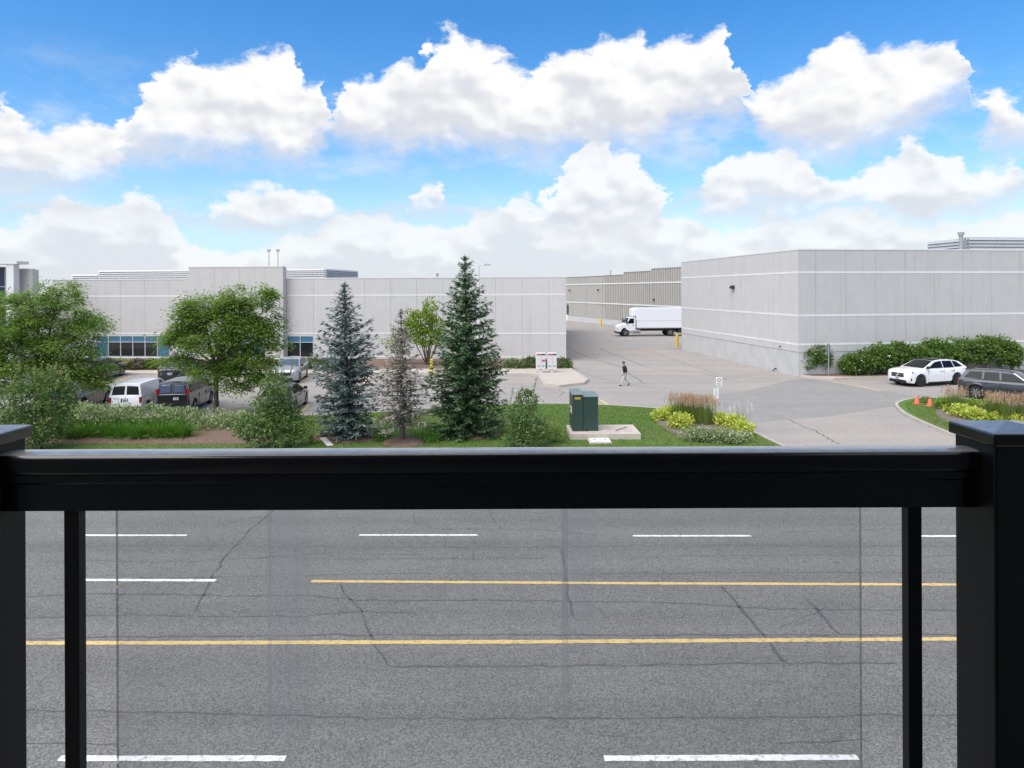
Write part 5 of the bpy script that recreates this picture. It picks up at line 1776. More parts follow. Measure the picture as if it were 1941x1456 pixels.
for s in (-1, 1):
    q = legs[s]
    V, E, Rr = [], [], []
    chain(V, E, Rr, [(tuple(Vector(q[2][0]).lerp(Vector(q[1][0]), 0.25)), 0.044), (q[2][0], 0.046)])
    link('sock', skin_mesh('sock', V, E, Rr, 0, 1), m_sock, man, True)
    V, E, Rr = [], [], []
    h0 = Vector(q[3][0])
    tt = Vector(q[4][0])
    d = (tt - h0).normalized()
    chain(V, E, Rr, [(tuple(h0 - d * 0.06), 0.045), (tuple(h0 + d * 0.04), 0.05), (tuple(tt), 0.042), (tuple(tt + d * 0.05), 0.03)])
    link('shoe', skin_mesh('shoe', V, E, Rr, 1, 1), m_shoe, man, True)
mb = MB()
for i in range(7):
    th = math.pi / 2 * i / 6
    for k in range(14):
        a = 2 * math.pi * k / 14
        back = 0.5 - 0.5 * math.cos(a)
        z = 1.685 + 0.082 * math.sin(th) - (0.075 * back if i == 0 else 0.03 * back * math.cos(th))
        mb.v.append((0.068 + 0.108 * math.cos(th) * math.cos(a), 0.093 * math.cos(th) * math.sin(a), z))
for i in range(6):
    for k in range(14):
        mb.f.append((i * 14 + k, i * 14 + (k + 1) % 14, i * 14 + 14 + (k + 1) % 14, i * 14 + 14 + k))
lpart('hair', mb, m_hair, man, True)
for s in (-1, 1):
    lpart('eye', MB().lathe([(0.002, -0.006), (0.009, 0), (0.002, 0.006)], 8, 'x', (0.158, s * 0.033, 1.665)), m_hair, man)

# ------------------------------------------------------------------ vegetation
m_locust = leafmat('locust_leaf', [(0.105, 0.205, 0.032), (0.17, 0.30, 0.048), (0.23, 0.365, 0.065), (0.29, 0.35, 0.085)], 0.5)
m_spr_blue = leafmat('spruce_blue', [(0.075, 0.117, 0.099), (0.158, 0.217, 0.198), (0.270, 0.345, 0.338)], 0.1, 0.7)
m_spr_green = leafmat('spruce_green', [(0.056, 0.109, 0.048), (0.099, 0.184, 0.077), (0.168, 0.264, 0.120)], 0.1, 0.7)
m_spr_grey = leafmat('spruce_grey', [(0.189, 0.167, 0.138), (0.348, 0.319, 0.275), (0.203, 0.225, 0.181), (0.493, 0.406, 0.348)], 0.1, 0.8)
m_lime = leafmat('lime_leaf', [(0.134, 0.240, 0.030), (0.240, 0.360, 0.044), (0.330, 0.420, 0.060)], 0.4)
m_varieg = leafmat('variegated_leaf', [(0.095, 0.175, 0.05), (0.22, 0.31, 0.12), (0.48, 0.54, 0.30), (0.18, 0.27, 0.08)], 0.3)
m_bush = leafmat('bush_leaf', [(0.055, 0.115, 0.030), (0.105, 0.19, 0.05), (0.21, 0.29, 0.09)], 0.25)
m_bush2 = leafmat('young_leaf', [(0.15, 0.22, 0.05), (0.25, 0.32, 0.08), (0.33, 0.37, 0.13)], 0.3)
m_hedge = leafmat('hedge_leaf', [(0.065, 0.130, 0.026), (0.111, 0.208, 0.036), (0.182, 0.273, 0.055)], 0.3)
m_juniper = leafmat('juniper', [(0.055, 0.100, 0.029), (0.100, 0.155, 0.044), (0.146, 0.200, 0.055)], 0.15)
m_brownsh = leafmat('brown_shrub', [(0.045, 0.045, 0.02), (0.085, 0.07, 0.03), (0.06, 0.075, 0.025)], 0.15)
m_lily = leafmat('lily_leaf', [(0.066, 0.174, 0.017), (0.108, 0.252, 0.024), (0.156, 0.300, 0.036)], 0.35)
m_yhosta = leafmat('lime_perennial', [(0.30, 0.39, 0.04), (0.52, 0.60, 0.09), (0.68, 0.70, 0.19)], 0.3)
m_sedum = leafmat('sedum', [(0.12, 0.20, 0.06), (0.26, 0.35, 0.14), (0.48, 0.53, 0.27)], 0.2)
m_orngrass = leafmat('tall_grass', [(0.12, 0.20, 0.04), (0.19, 0.27, 0.06), (0.26, 0.30, 0.10)], 0.3)
m_plume = leafmat('plume', [(0.42, 0.27, 0.17), (0.56, 0.39, 0.25), (0.64, 0.49, 0.33)], 0.3)
m_flower = leafmat('white_flower', [(0.70, 0.70, 0.62), (0.80, 0.80, 0.75)], 0.2)
m_redfl = leafmat('red_flower', [(0.55, 0.10, 0.10), (0.62, 0.22, 0.18)], 0.2)
m_twig = mat('twig', (0.16, 0.12, 0.09), (0.10, 0.08, 0.06), 0.9)


def rand_dirs(n, flat_=1.0):
    d = rng.normal(0, 1, (n, 3))
    d[:, 2] *= flat_
    return unit(d)


def lobe_points(lobes, n, shell=0.55):
    """lobes: list of (centre(3), radii(3)); points biased to the outside, volume-weighted"""
    vol = np.array([r[0] * r[1] * r[2] for c, r in lobes]) ** 0.75
    ks = rng.choice(len(lobes), n, p=vol / vol.sum())
    C = np.array([c for c, r in lobes])[ks]
    R_ = np.array([r for c, r in lobes])[ks]
    d = rand_dirs(n)
    rad = shell + (1 - shell) * rng.random(n) ** 0.6
    rad *= rng.uniform(0.85, 1.12, n)
    return C + d * R_ * rad[:, None], d


def px_lobes(spec, Y, zmin=None):
    out = []
    for x, y, rx, ry in spec:
        c = at(x, y, Y)
        a, b = rx * Y / FPX, ry * Y / FPX
        out.append((np.array([c.x, c.y, c.z]), np.array([a, a * 0.95, b])))
    return out


def limb(mb, a, b, r0, r1, bow=0.15, n=6, seg=5):
    a, b = Vector(a), Vector(b)
    m_ = a.lerp(b, 0.5) + Vector((random.uniform(-1, 1), random.uniform(-1, 1), random.uniform(0, 1.2))) * bow * (b - a).length * 0.5
    P = []
    for i in range(seg + 1):
        t_ = i / seg
        P.append(a * (1 - t_) ** 2 + m_ * 2 * t_ * (1 - t_) + b * t_ * t_)
    mb.tube(P, [r0 + (r1 - r0) * i / seg for i in range(seg + 1)], n)
    return P


def locust(label, base_px, spec, Y, nspray, group, fork=0.30, lean=0.0):
    b = at(*base_px, Y)
    b.z = LZ if Y < 37 else 0
    t = thing('honey_locust_tree', label, 'tree', (b.x, b.y, b.z), 0, group)
    lobes = px_lobes(spec, Y)
    ctr_ = np.mean([c for c, r in lobes], 0)
    top = max(c[2] + r[2] for c, r in lobes)
    mb = MB()
    fk = Vector((b.x + lean * 0.5, b.y, b.z + (top - b.z) * fork))
    mb.tube([(b.x, b.y, b.z - 0.05), (b.x + lean * 0.2, b.y, b.z + 0.6), fk], [0.16, 0.125, 0.11], 9)
    hubs = []
    for c, r in lobes:
        tip = Vector(c) + Vector((random.uniform(-.2, .2), random.uniform(-.3, .3), 0))
        P = limb(mb, fk, tip, 0.07, 0.025, 0.28, 6, 7)
        hubs += P[2:]
        for k in range(3):
            d = rand_dirs(1)[0] * r * 0.7
            d[2] = abs(d[2]) * 0.7
            P2 = limb(mb, P[3 + k], Vector(P[4 + k]) + Vector(d), 0.03, 0.012, 0.25, 5, 4)
            hubs += P2[2:]
    Cs, dirs = lobe_points(lobes, nspray, 0.35)
    Hs = np.array([tuple(h) for h in hubs])
    parts = []
    for c, d in zip(Cs, dirs):
        h = Hs[np.argmin(((Hs - c) ** 2).sum(1))]
        limb(mb, h, c, 0.014, 0.006, 0.2, 4, 3)
        n = int(rng.integers(75, 120))
        rad = rng.uniform(0.24, 0.56)
        out = unit(np.array([c[0] - ctr_[0], c[1] - ctr_[1], 0.0])[None])[0]
        off = rng.normal(0, 1, (n, 3)) * np.array([rad * 0.60, rad * 0.60, rad * 0.34])
        # outer ends of a spray hang
        rr = (off[:, :2] @ out[:2])
        off[:, 2] -= 0.25 * np.maximum(rr, 0) ** 1.3
        P = c + off
        D = unit(off * np.array([1, 1, 0.4]) + out * 0.15 + rng.normal(0, 0.35, (n, 3)) * np.array([1, 1, .4]) * 0.6)
        D[:, 2] -= 0.25
        N = np.array([0, 0, 1.0]) + rng.normal(0, 0.45, (n, 3))
        parts.append(leaves(P, D, N, rng.uniform(0.12, 0.24, n), rng.uniform(0.05, 0.085, n), 0.1))
    V, F = cat(parts)
    wpart('trunk', mb, m_bark, t, True)
    arr_mesh('crown', V, F, m_locust, t, (b.x, b.y, b.z))
    return t


locust('spreading feathery honey locust with a bare trunk beside the dark van', (410, 785), [
    (385, 585, 50, 32), (445, 568, 40, 24), (505, 562, 28, 26), (340, 640, 36, 22), (400, 645, 58, 30), (470, 630, 52, 34), (510, 605, 24, 28),
    (335, 682, 28, 16), (405, 700, 48, 26), (475, 690, 48, 28), (360, 712, 22, 10), (450, 728, 34, 14), (527, 650, 20, 14), (440, 608, 52, 28), (365, 612, 36, 22), (500, 715, 24, 12)], 36.2, 430, 'honey locusts in the verge', 0.36)
locust('broad feathery honey locust spreading over the sedan left of the vans', (85, 795), [
    (110, 562, 52, 30), (60, 580, 50, 34), (140, 600, 44, 26), (70, 625, 70, 36), (0, 610, 60, 44), (165, 622, 42, 20), (120, 655, 60, 30), (40, 675, 66, 40), (-50, 650, 60, 60),
    (165, 690, 46, 30), (110, 700, 56, 34), (180, 722, 32, 16), (-20, 710, 60, 34), (60, 725, 50, 22)], 36.0, 470, 'honey locusts in the verge', 0.36)


def spruce(label, base_px, top_px, half_px, m, n_lvl, per, dens, group, Y=None, tm_=None, bare=0.0, skirt=0.05, droop=0.25, name='spruce_tree', tw=(0.15, 0.26), power=0.85, lengths=(0.7, 1.08)):
    b = gp(*base_px, LZ)
    Y = b.y
    topz = at(*top_px, Y).z
    Hh = topz - b.z
    half = half_px * Y / FPX
    tx = at(*top_px, Y).x - b.x
    t = thing(name, label, 'tree', (b.x, b.y, b.z), 0, group)
    mb = MB()
    mb.tube([(b.x, b.y, b.z - 0.05), (b.x + tx * 0.5, b.y, b.z + Hh * 0.5), (b.x + tx, b.y, topz - 0.25), (b.x + tx, b.y, topz)], [0.13, 0.08, 0.018, 0.006], 8)
    parts = []
    for i in range(n_lvl):
        f = skirt + (1 - skirt) * (i + rng.uniform(-0.3, 0.3)) / n_lvl
        f = min(max(f, skirt), 0.985)
        z = b.z + Hh * f
        prof_ = min(1.0, (1 - f) / power) * (0.86 + 0.14 * min(1, f / 0.25))
        Rm = half * prof_ * rng.uniform(0.88, 1.06) + 0.04
        np_ = max(4, int(per * (0.35 + 0.75 * (1 - f))))
        a0 = rng.uniform(0, 6.28)
        for k in range(np_):
            if rng.random() < bare * (0.5 + 0.8 * rng.random()):
                continue
            a = a0 + 2 * math.pi * k / np_ + rng.normal(0, 0.22)
            ln = Rm * rng.uniform(*lengths)
            dv_ = np.array([math.cos(a), math.sin(a), 0])
            rise = 0.65 * f - 0.12
            P0_ = np.array([b.x + tx * f, b.y, z])
            ns = max(3, int(ln / 0.16))
            ss = np.linspace(0.12, 1, ns)
            P = P0_ + dv_ * (ln * ss)[:, None]
            P[:, 2] += ln * (rise * ss - droop * ss ** 1.2 * (1 - f) + 0.20 * ss ** 3)
            mb.tube([P0_, P[ns // 2], P[-1]], [0.018, 0.011, 0.005], 4, False)
            side = np.array([-dv_[1], dv_[0], 0])
            nt = int(dens * ns)
            idx = rng.integers(0, ns, nt)
            sgn = rng.choice([-1, 1], nt)
            D = dv_ * rng.uniform(0.35, 1.0, nt)[:, None] + side * (sgn * rng.uniform(0.2, 0.9, nt))[:, None]
            D[:, 2] += rng.normal(-0.05, 0.28, nt)
            L = rng.uniform(*tw, nt) * (0.6 + 0.6 * min(1, Rm / 0.8))
            Cp = P[idx] + rng.normal(0, 0.03, (nt, 3))
            N = np.array([0, 0, 1.0]) + rng.normal(0, 0.35, (nt, 3))
            parts.append(leaves(Cp, D, N, L, L * 0.30, -0.12))
    # leader
    n = 60
    zz_ = rng.uniform(0.93, 1.0, n)
    Cp = np.stack([np.full(n, b.x + tx), np.full(n, b.y), b.z + Hh * zz_], 1)
    D = rng.normal(0, 0.8, (n, 3))
    D[:, 2] = np.abs(D[:, 2]) + 0.5
    parts.append(leaves(Cp, D, rng.normal(0, 1, (n, 3)), 0.14, 0.035, 0))
    V, F = cat(parts)
    wpart('trunk', mb, tm_ or m_bark, t, True)
    arr_mesh('crown', V, F, m, t, (b.x, b.y, b.z))
    return t


spruce('narrow blue-grey spruce with a thin open spire beside the dying spruce', (660, 830), (653, 537), 62, m_spr_blue, 34, 14, 7.5, 'spruces in the verge', power=0.50, bare=0.14, lengths=(0.45, 1.1))
spruce('tall dense dark green spruce towering over the verge', (888, 826), (881, 486), 74, m_spr_green, 36, 17, 9.0, 'spruces in the verge', power=0.58, bare=0.10, lengths=(0.5, 1.08), droop=0.34)
spruce('sparse dying grey-brown spruce with bare lower trunk on a mulch mound', (763, 836), (760, 588), 62, m_spr_grey, 30, 13, 5.6, 'spruces in the verge', bare=0.30, skirt=0.15, droop=0.36, power=0.72, lengths=(0.4, 1.08), tw=(0.13, 0.24), tm_=mat('grey_bark', (0.27, 0.24, 0.21), (0.18, 0.155, 0.135), 0.9, scale=10, bump=0.8))


def shrub(name, label, category, lobes, base, m, n, L, Wd, group=None, stems=6, flowers=None, shell=0.5, stemr=0.018, shoots=0, droop=0.1, m2=None):
    t = thing(name, label, category, tuple(base), 0, group)
    P, d = lobe_points(lobes, n, shell)
    P += rng.normal(0, 0.03, P.shape)
    P[:, 2] = np.maximum(P[:, 2], base[2] + 0.02)
    # clumping: keep leaves where a low-frequency field is high
    k = 2.2
    fld = np.sin(P[:, 0] * k * 2.1 + 1.3) * np.sin(P[:, 1] * k * 1.9) + np.sin(P[:, 2] * k * 2.7 + P[:, 0] * k)
    keep = rng.random(len(P)) < np.clip(0.75 + 0.35 * fld, 0.18, 1)
    P, d = P[keep], d[keep]
    nn = len(P)
    D = d + rng.normal(0, 0.6, (nn, 3))
    D[:, 2] += 0.25 - droop
    N = np.array([0, 0, 0.9]) + d * 0.6 + rng.normal(0, 0.5, (nn, 3))
    parts = [leaves(P, D, N, rng.uniform(0.7, 1.2, nn) * L, rng.uniform(0.8, 1.2, nn) * Wd, 0.12)]
    sparts = []
    mb = MB()
    bs = Vector(base)
    for i in range(stems):
        c, r = lobes[i % len(lobes)]
        tip = Vector(c) + Vector(rand_dirs(1)[0] * r * 0.55)
        limb(mb, bs + Vector((random.uniform(-.08, .08), random.uniform(-.08, .08), -0.03)), tip, stemr, stemr * 0.4, 0.2, 5, 4)
    for i in range(shoots):
        c, r = lobes[i % len(lobes)]
        s0 = Vector(c) + Vector((random.uniform(-.8, .8) * r[0], random.uniform(-.8, .8) * r[1], r[2] * 0.6))
        tip = s0 + Vector((random.uniform(-.28, .28), random.uniform(-.25, .25), random.uniform(0.4, 1.0)))
        mb.tube([s0, tip], [0.008, 0.003], 4)
        q = 26
        f = np.linspace(0.05, 1, q)[:, None]
        Cp = np.array(s0) * (1 - f) + np.array(tip) * f
        Dq = rng.normal(0, 1, (q, 3))
        Dq[:, 2] = 0.5
        (sparts if m2 else parts).append(leaves(Cp, Dq, rng.normal(0, .4, (q, 3)) + [0, 0, 1], L * 0.8, Wd * 0.8, 0.1))
    V, F = cat(parts)
    arr_mesh('foliage', V, F, m, t, tuple(base))
    if sparts:
        V, F = cat(sparts)
        tag(arr_mesh('shoots', V, F, m2, t, tuple(base)), kind='stuff')
    if stems or shoots:
        wpart('stems', mb, m_twig, t, True)
    if flowers:
        mf, nf, fs = flowers
        P, d = lobe_points(lobes, nf, 0.97)
        k = (P[:, 2] > base[2] + 0.25)
        P, d = P[k], d[k]
        pr = []
        for _ in range(5):
            D = d + rng.normal(0, 0.8, d.shape)
            pr.append(leaves(P, D, d + rng.normal(0, .3, d.shape), fs, fs * 0.7, 0.0))
        V, F = cat(pr)
        arr_mesh('blossom', V, F, mf, t, tuple(base))
    return t


def lob(x, y, rx, ry, Y):
    return px_lobes([(x, y, rx, ry)], Y)[0]


def simple_shrub(name, label, cat_, px, py, rx, ry, Y, m, n, L, Wd, group=None, z=LZ, **kw):
    b = at(px, py, Y)
    c = lob(px, py, rx, ry, Y)
    ls = [c]
    for k in range(4):
        o = rand_dirs(1)[0] * c[1] * np.array([0.55, 0.4, 0.35])
        ls.append((c[0] + o, c[1] * rng.uniform(0.5, 0.75)))
    return shrub(name, label, cat_, ls, (b.x, b.y, z), m, n, L, Wd, group, **kw)


# bushy young trees close to the road
Yf = 27.6
shrub('young_tree', 'bushy pale young tree with long upright shoots beside the left post', 'tree',
      px_lobes([(75, 745, 52, 40), (40, 770, 46, 38), (110, 760, 34, 34), (75, 800, 58, 30), (70, 828, 46, 18)], Yf), (at(75, 850, Yf).x, Yf, LZ), m_bush, 7500, 0.15, 0.075,
      'bushy young trees by the road', 10, shoots=46, stemr=0.035, m2=m_bush2)
shrub('young_tree', 'dense dark green bushy young tree in front of the charcoal sedan', 'tree',
      px_lobes([(525, 735, 28, 34), (515, 765, 38, 30), (535, 775, 36, 26), (515, 800, 58, 30), (520, 828, 56, 20), (470, 815, 26, 18)], Yf), (at(520, 850, Yf).x, Yf, LZ), m_bush, 8500, 0.13, 0.07,
      'bushy young trees by the road', 10, shoots=14, stemr=0.035, m2=m_bush2)
shrub('young_tree', 'small dense bushy young tree between green spruce and transformer', 'tree',
      px_lobes([(998, 760, 22, 22), (990, 785, 32, 24), (1005, 812, 38, 22), (995, 832, 42, 14)], Yf), (at(998, 850, Yf).x, Yf, LZ), m_bush, 5000, 0.12, 0.065,
      'bushy young trees by the road', 8, shoots=4, stemr=0.03)
# light suckers beside them
simple_shrub('shrub', 'thin pale suckering shrub between young tree and blue spruce', 'shrub', 588, 812, 22, 28, 28.4, m_bush2, 700, 0.13, 0.05, 'thin suckers in the lawn', shell=0.2)
simple_shrub('shrub', 'thin pale suckering shrub beside the green transformer', 'shrub', 1050, 815, 24, 20, 28.6, m_bush2, 600, 0.12, 0.05, 'thin suckers in the lawn', shell=0.2)
simple_shrub('shrub', 'low bright tuft between the dying spruce and green spruce', 'shrub', 815, 826, 26, 14, 28.8, m_lily, 600, 0.14, 0.04, 'thin suckers in the lawn', shell=0.2)
simple_shrub('shrub', 'low bright tuft between blue spruce and the dying spruce', 'shrub', 722, 826, 22, 14, 29.0, m_lily, 500, 0.14, 0.04, 'thin suckers in the lawn', shell=0.2)

# variegated hedge in front of the vans, shrub by shrub
hx = [(20, 800, 42, 28), (95, 792, 42, 26), (160, 790, 44, 27), (222, 789, 42, 26), (285, 795, 44, 28), (345, 801, 42, 30), (400, 806, 42, 32), (452, 812, 38, 30)]
hl = ['left of the bushy pale young tree', 'directly behind the bushy pale young tree', 'below the left edge of the white van', 'below the white van rear door', 'below the gap between the vans', 'below the dark van rear window',
      'at the foot of the honey locust trunk', 'against the dense dark young tree']
for (x, y, rx, ry), l in zip(hx, hl):
    simple_shrub('variegated_shrub', 'cream and green variegated shrub ' + l, 'shrub', x, y, rx, ry, 31.6, m_varieg, 3600, 0.12, 0.075, 'variegated hedge in the verge', stems=8, shell=0.6)


def strap_clump(name, label, cat_, p, n, ln, wd, m, group=None, arch=0.8, spread=0.6, plume=None, r0=0.12):
    t = thing(name, label, cat_, (p.x, p.y, p.z), 0, group)
    a = rng.uniform(0, 2 * math.pi, n)
    sp = np.abs(rng.normal(0, spread, n))
    L = ln * rng.uniform(0.65, 1.1, n)
    rad = r0 * np.sqrt(rng.random(n))
    b = np.stack([p.x + rad * np.cos(a), p.y + rad * np.sin(a), np.full(n, p.z)], 1)
    o = np.stack([np.cos(a), np.sin(a), np.zeros(n)], 1)
    sd_ = np.stack([-np.sin(a), np.cos(a), np.zeros(n)], 1) + rng.normal(0, .3, (n, 3))
    K = 5
    V = []
    for k in range(K):
        s = k / (K - 1)
        hor = L * sp * (s ** 1.5) * 0.9
        ver = L * (s - arch * sp * s * s * 0.75)
        c = b + o * hor[:, None]
        c[:, 2] += ver
        w = wd * (1 - s ** 2) * 0.5 + 0.002
        V.append(np.stack([c - sd_ * w, c + sd_ * w], 1))
    V = np.stack(V, 1).reshape(n, K * 2, 3)
    F = []
    base = np.arange(n)[:, None] * K * 2
    for k in range(K - 1):
        F.append(base + np.array([[2 * k, 2 * k + 1, 2 * k + 3, 2 * k + 2]]))
    F = np.concatenate(F)
    arr_mesh('leaves', V.reshape(-1, 3), F, m, t, (p.x, p.y, p.z))
    if plume:
        m2, npl, hp = plume
        prts = []
        for _ in range(npl):
            aa = rng.uniform(0, 6.28)
            s_ = abs(rng.normal(0, 0.16))
            tip = np.array([p.x + math.cos(aa) * (r0 + s_ * hp), p.y + math.sin(aa) * (r0 + s_ * hp), p.z + hp * rng.uniform(0.85, 1.08)])
            q = 16
            f = rng.random(q)[:, None]
            Cp = tip - np.array([0, 0, 0.32]) * f + rng.normal(0, 0.012, (q, 3))
            D = rng.normal(0, 0.25, (q, 3))
            D[:, 2] = 1
            prts.append(leaves(Cp, D, rng.normal(0, 1, (q, 3)), 0.09, 0.018, 0))
        V, F = cat(prts)
        arr_mesh('plumes', V, F, m2, t, (p.x, p.y, p.z))
    return t


li = 0
for row, (y, xs) in enumerate(((820, (118, 150, 182, 214, 246, 278, 310, 340)), (832, (110, 140, 170, 200, 232, 262, 294, 326, 352)))):
    for x in xs:
        p = gp(x + random.uniform(-4, 4), y + random.uniform(-2, 2), LZ)
        strap_clump('daylily', 'bright green arching daylily clump in the back row under the hedge' if row == 0 else 'bright green arching daylily clump in the front row beside the soil edge', 'plant', p, 300, 0.80, 0.026, m_lily,
                    'daylily clumps, back row' if row == 0 else 'daylily clumps, front row', 0.8, 0.65, None, 0.22)

# flower bed left of the driveway mouth
for x, y, n_, lab in ((1290, 800, 420, 'tall tawny-plumed grass at the left end of flower bed'), (1312, 803, 420, 'tall tawny-plumed grass in the middle of flower bed'), (1335, 806, 420, 'tall tawny-plumed grass beside the parking sign')):
    strap_clump('ornamental_grass', lab, 'grass', gp(x, y, LZ + 0.03), n_, 1.05, 0.016, m_orngrass, 'plumed grasses in the flower bed', 0.35, 0.26, (m_plume, 110, 1.30), 0.36)
for x, y, rx, ry, lab in ((1252, 789, 13, 8, 'yellow-green perennial clump at the lawn edge of flower bed'), (1272, 782, 16, 8, 'yellow-green perennial clump in front of the tawny grass'), (1290, 800, 19, 12, 'large yellow-green perennial clump below the tawny grass'), (1364, 797, 17, 9, 'yellow-green perennial clump at the parking sign foot'),
                     (1390, 802, 20, 10, 'yellow-green perennial clump beyond the parking sign'), (1408, 815, 15, 10, 'yellow-green perennial clump at the driveway kerb')):
    Y = gp(x, y + ry, LZ).y
    simple_shrub('perennial', lab, 'plant', x, y, rx * 1.4, ry * 1.35, Y, m_yhosta, 1300, 0.15, 0.085, 'yellow-green perennials in the flower bed', stems=3, shell=0.4, z=LZ + 0.02)
for x, y, rx, ry, lab in ((1309, 823, 17, 12, 'domed pale sedum clump at the lawn end of its row'), (1333, 824, 17, 12, 'domed pale sedum clump in the middle of its row'), (1357, 826, 16, 12, 'domed pale sedum clump third along from the lawn'), (1385, 828, 17, 12, 'dark domed sedum clump at the driveway end of its row'), (1408, 828, 13, 10, 'small domed sedum clump touching the driveway kerb')):
    Y = gp(x, y + ry, LZ).y
    simple_shrub('sedum', lab, 'plant', x, y, rx * 1.15, ry * 1.15, Y, m_sedum, 1400, 0.075, 0.06, 'sedum clumps in the flower bed', stems=3, shell=0.7, z=LZ + 0.02, flowers=(m_flower, 60, 0.05))
strap_clump('flowering_perennial', 'airy white-flowered spikes beside the parking sign', 'plant', gp(1400, 808, LZ), 60, 0.9, 0.01, m_orngrass, None, 0.4, 0.4, (m_flower, 14, 1.05), 0.4)

# the island to the right of the driveway
for x, y, lab in ((1812, 783, 'plumed grass standing alone by the dark SUV tailgate'), (1884, 796, 'plumed grass in front of the dark SUV door'), (1905, 800, 'plumed grass in front of the dark SUV hood'), (1938, 800, 'plumed grass nearest the railing post cap'),
                  (1972, 800, 'plumed grass beyond the dark SUV hood')):
    strap_clump('ornamental_grass', lab, 'grass', gp(x, y, LZ + 0.03), 420, 1.0, 0.016, m_orngrass, 'plumed grasses on the island', 0.35, 0.28, (m_plume, 80, 1.28), 0.26)
for x, y, rx, ry, mm, lab in ((1793, 766, 13, 9, m_lime, 'pale green mounded perennial beside the orange cones'), (1800, 776, 8, 6, m_yhosta, 'tiny yellow perennial at the mulch edge'), (1822, 782, 16, 10, m_yhosta, 'yellow perennial clump on the island mulch'), (1848, 788, 16, 10, m_yhosta, 'yellow perennial clump in front of the wheel'),
                         (1842, 768, 18, 8, m_lime, 'lime perennial clump beside the dark SUV wheel'), (1880, 768, 16, 7, m_lime, 'lime perennial clump behind the plumed grass'), (1888, 793, 14, 7, m_yhosta, 'yellow perennial clump above the railing post cap'), (1925, 796, 14, 7, m_yhosta, 'yellow perennial clump at the frame side of post cap')):
    Y = gp(x, y + ry, LZ).y
    simple_shrub('perennial', lab, 'plant', x, y, rx * 1.35, ry * 1.35, Y, mm, 1100, 0.15, 0.085, 'bright perennials on the island', stems=3, shell=0.4, z=LZ + 0.02)
p = gp(1757, 757, LZ)
simple_shrub('flowering_perennial', 'low pinkish-red flowers between the orange cones', 'plant', 1752, 757, 13, 6, gp(1752, 764, LZ).y, m_hedge, 160, 0.10, 0.05, None, stems=3, shell=0.3, flowers=(m_redfl, 40, 0.06))

# shrubs along the warehouse foot
Yw = gp(1550, 709).y
bb = gp(1546, 709, 0.13)
shrub('hydrangea', 'lone leggy shrub with pale blossoms beside the warehouse corner', 'shrub', px_lobes([(1537, 676, 21, 17), (1555, 673, 20, 17), (1545, 664, 22, 10), (1562, 686, 12, 12), (1532, 690, 14, 10)], bb.y), (bb.x, bb.y, 0.13), m_hedge, 3200, 0.20, 0.12, None, 9, flowers=(m_flower, 22, 0.13))
hd = [(1612, 690, 20, 18), (1640, 684, 24, 22), (1670, 676, 26, 26), (1702, 674, 26, 25), (1735, 676, 24, 24), (1766, 670, 26, 28), (1798, 668, 28, 27), (1832, 668, 26, 27), (1864, 664, 27, 27), (1895, 664, 28, 28), (1918, 672, 18, 24)]
hn = ['end nearest the lone leggy shrub', 'second from the leggy shrub end', 'third from the leggy shrub end', 'behind the white SUV nose', 'behind the white SUV windscreen', 'behind the white SUV roof', 'behind the white SUV rear', 'just beyond the white SUV tail',
      'behind the dark SUV roof rear', 'behind the dark SUV roof front', 'last at the far end of the hedge']
for (x, y, rx, ry), l in zip(hd, hn):
    s = s_on(x, pR, uR)
    q = frR(s, 1.0, 0)
    simple_shrub('hydrangea', 'leafy green warehouse hedge shrub, ' + l, 'shrub', x, y, rx, ry, q[1], m_hedge, 2300, 0.21, 0.13, 'leafy hedge along the warehouse', z=0.13, stems=7, flowers=(m_flower, 8, 0.14), shell=0.55, stemr=0.025)

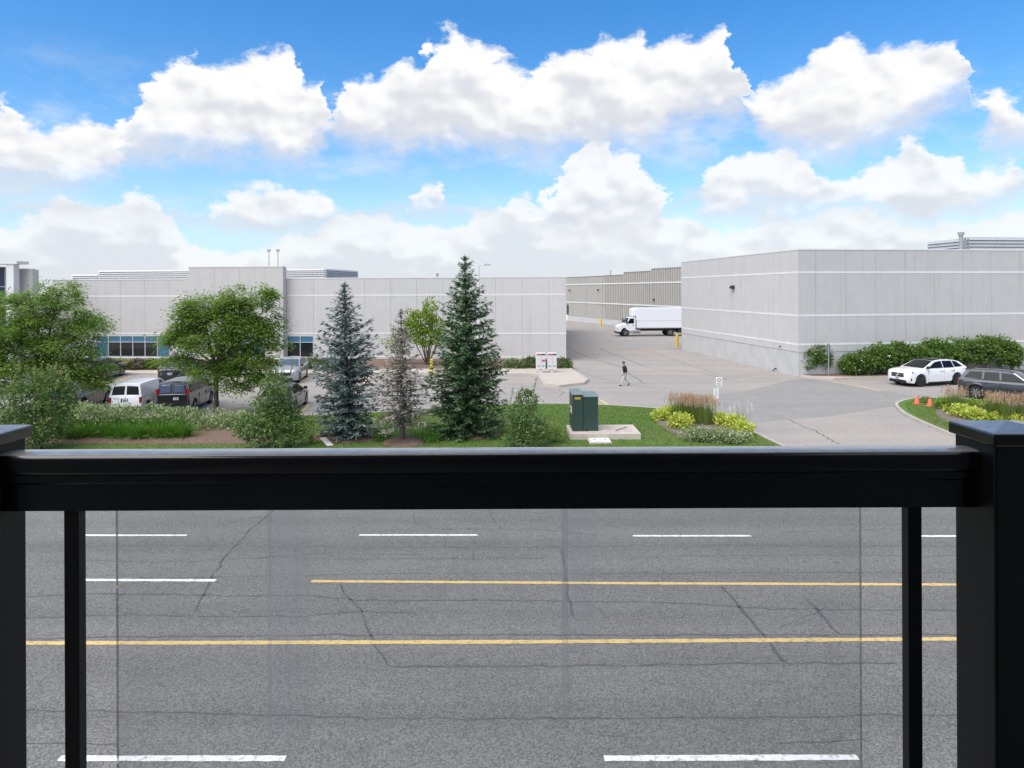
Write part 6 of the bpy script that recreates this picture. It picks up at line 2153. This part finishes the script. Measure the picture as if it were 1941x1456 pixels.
# low shrubs under the office windows
for x, y, rx, ry, m, lab in ((228, 692, 16, 9, m_lime, 'yellow-green low shrub under the office windows'), (262, 694, 18, 9, m_brownsh, 'brownish low shrub under the office windows'), (290, 694, 16, 9, m_hedge, 'green low shrub beside the brownish one under office windows'),
                        (590, 692, 18, 10, m_juniper, 'dark clipped shrub under the two-pane window'), (622, 692, 18, 10, m_juniper, 'dark clipped shrub next along from the two-pane window'), (650, 693, 18, 9, m_juniper, 'dark clipped shrub behind the blue spruce'),
                        (420, 694, 26, 9, m_hedge, 'green low shrub behind the feathery tree trunk'), (480, 694, 26, 9, m_hedge, 'green low shrub behind the silver hatchback'), (160, 694, 24, 9, m_hedge, 'green low shrub behind the black SUV'),
                        (975, 694, 22, 9, m_juniper, 'dark juniper beside the green spruce at office wall'), (1003, 692, 18, 11, m_juniper, 'dark juniper at the left mailbox'), (1030, 696, 18, 8, m_juniper, 'dark juniper behind the mailbox pedestals'), (1066, 692, 18, 10, m_juniper, 'dark juniper at the building corner beyond the mailboxes')):
    Y = 55.9
    simple_shrub('low_shrub', lab, 'shrub', x, y - 1, rx * 1.1, ry * 1.3, Y, m, 1700, 0.17, 0.09, 'low shrubs along the office wall', z=0.15, stems=5, shell=0.6)

# small trees against the office wall
Yt = 58.5
b = at(811, 690, Yt)
shrub('small_tree', 'bright green vase-shaped small tree against the office wall', 'tree', px_lobes([(800, 610, 26, 26), (815, 585, 14, 20), (785, 620, 20, 22), (825, 620, 18, 22), (805, 640, 30, 16), (830, 640, 16, 16)], Yt), (b.x, Yt, 0.13), m_lime, 4600, 0.27, 0.14, 'small trees by the office wall', 12, stemr=0.06, shell=0.3)
b = at(755, 692, Yt)
shrub('small_tree', 'thin yellowing small tree behind the dying spruce', 'tree', px_lobes([(742, 650, 20, 14), (760, 635, 22, 16), (775, 600, 14, 22), (760, 660, 24, 12)], Yt), (b.x, Yt, 0.13), m_bush2, 1000, 0.24, 0.11, 'small trees by the office wall', 8, stemr=0.05, shell=0.2)
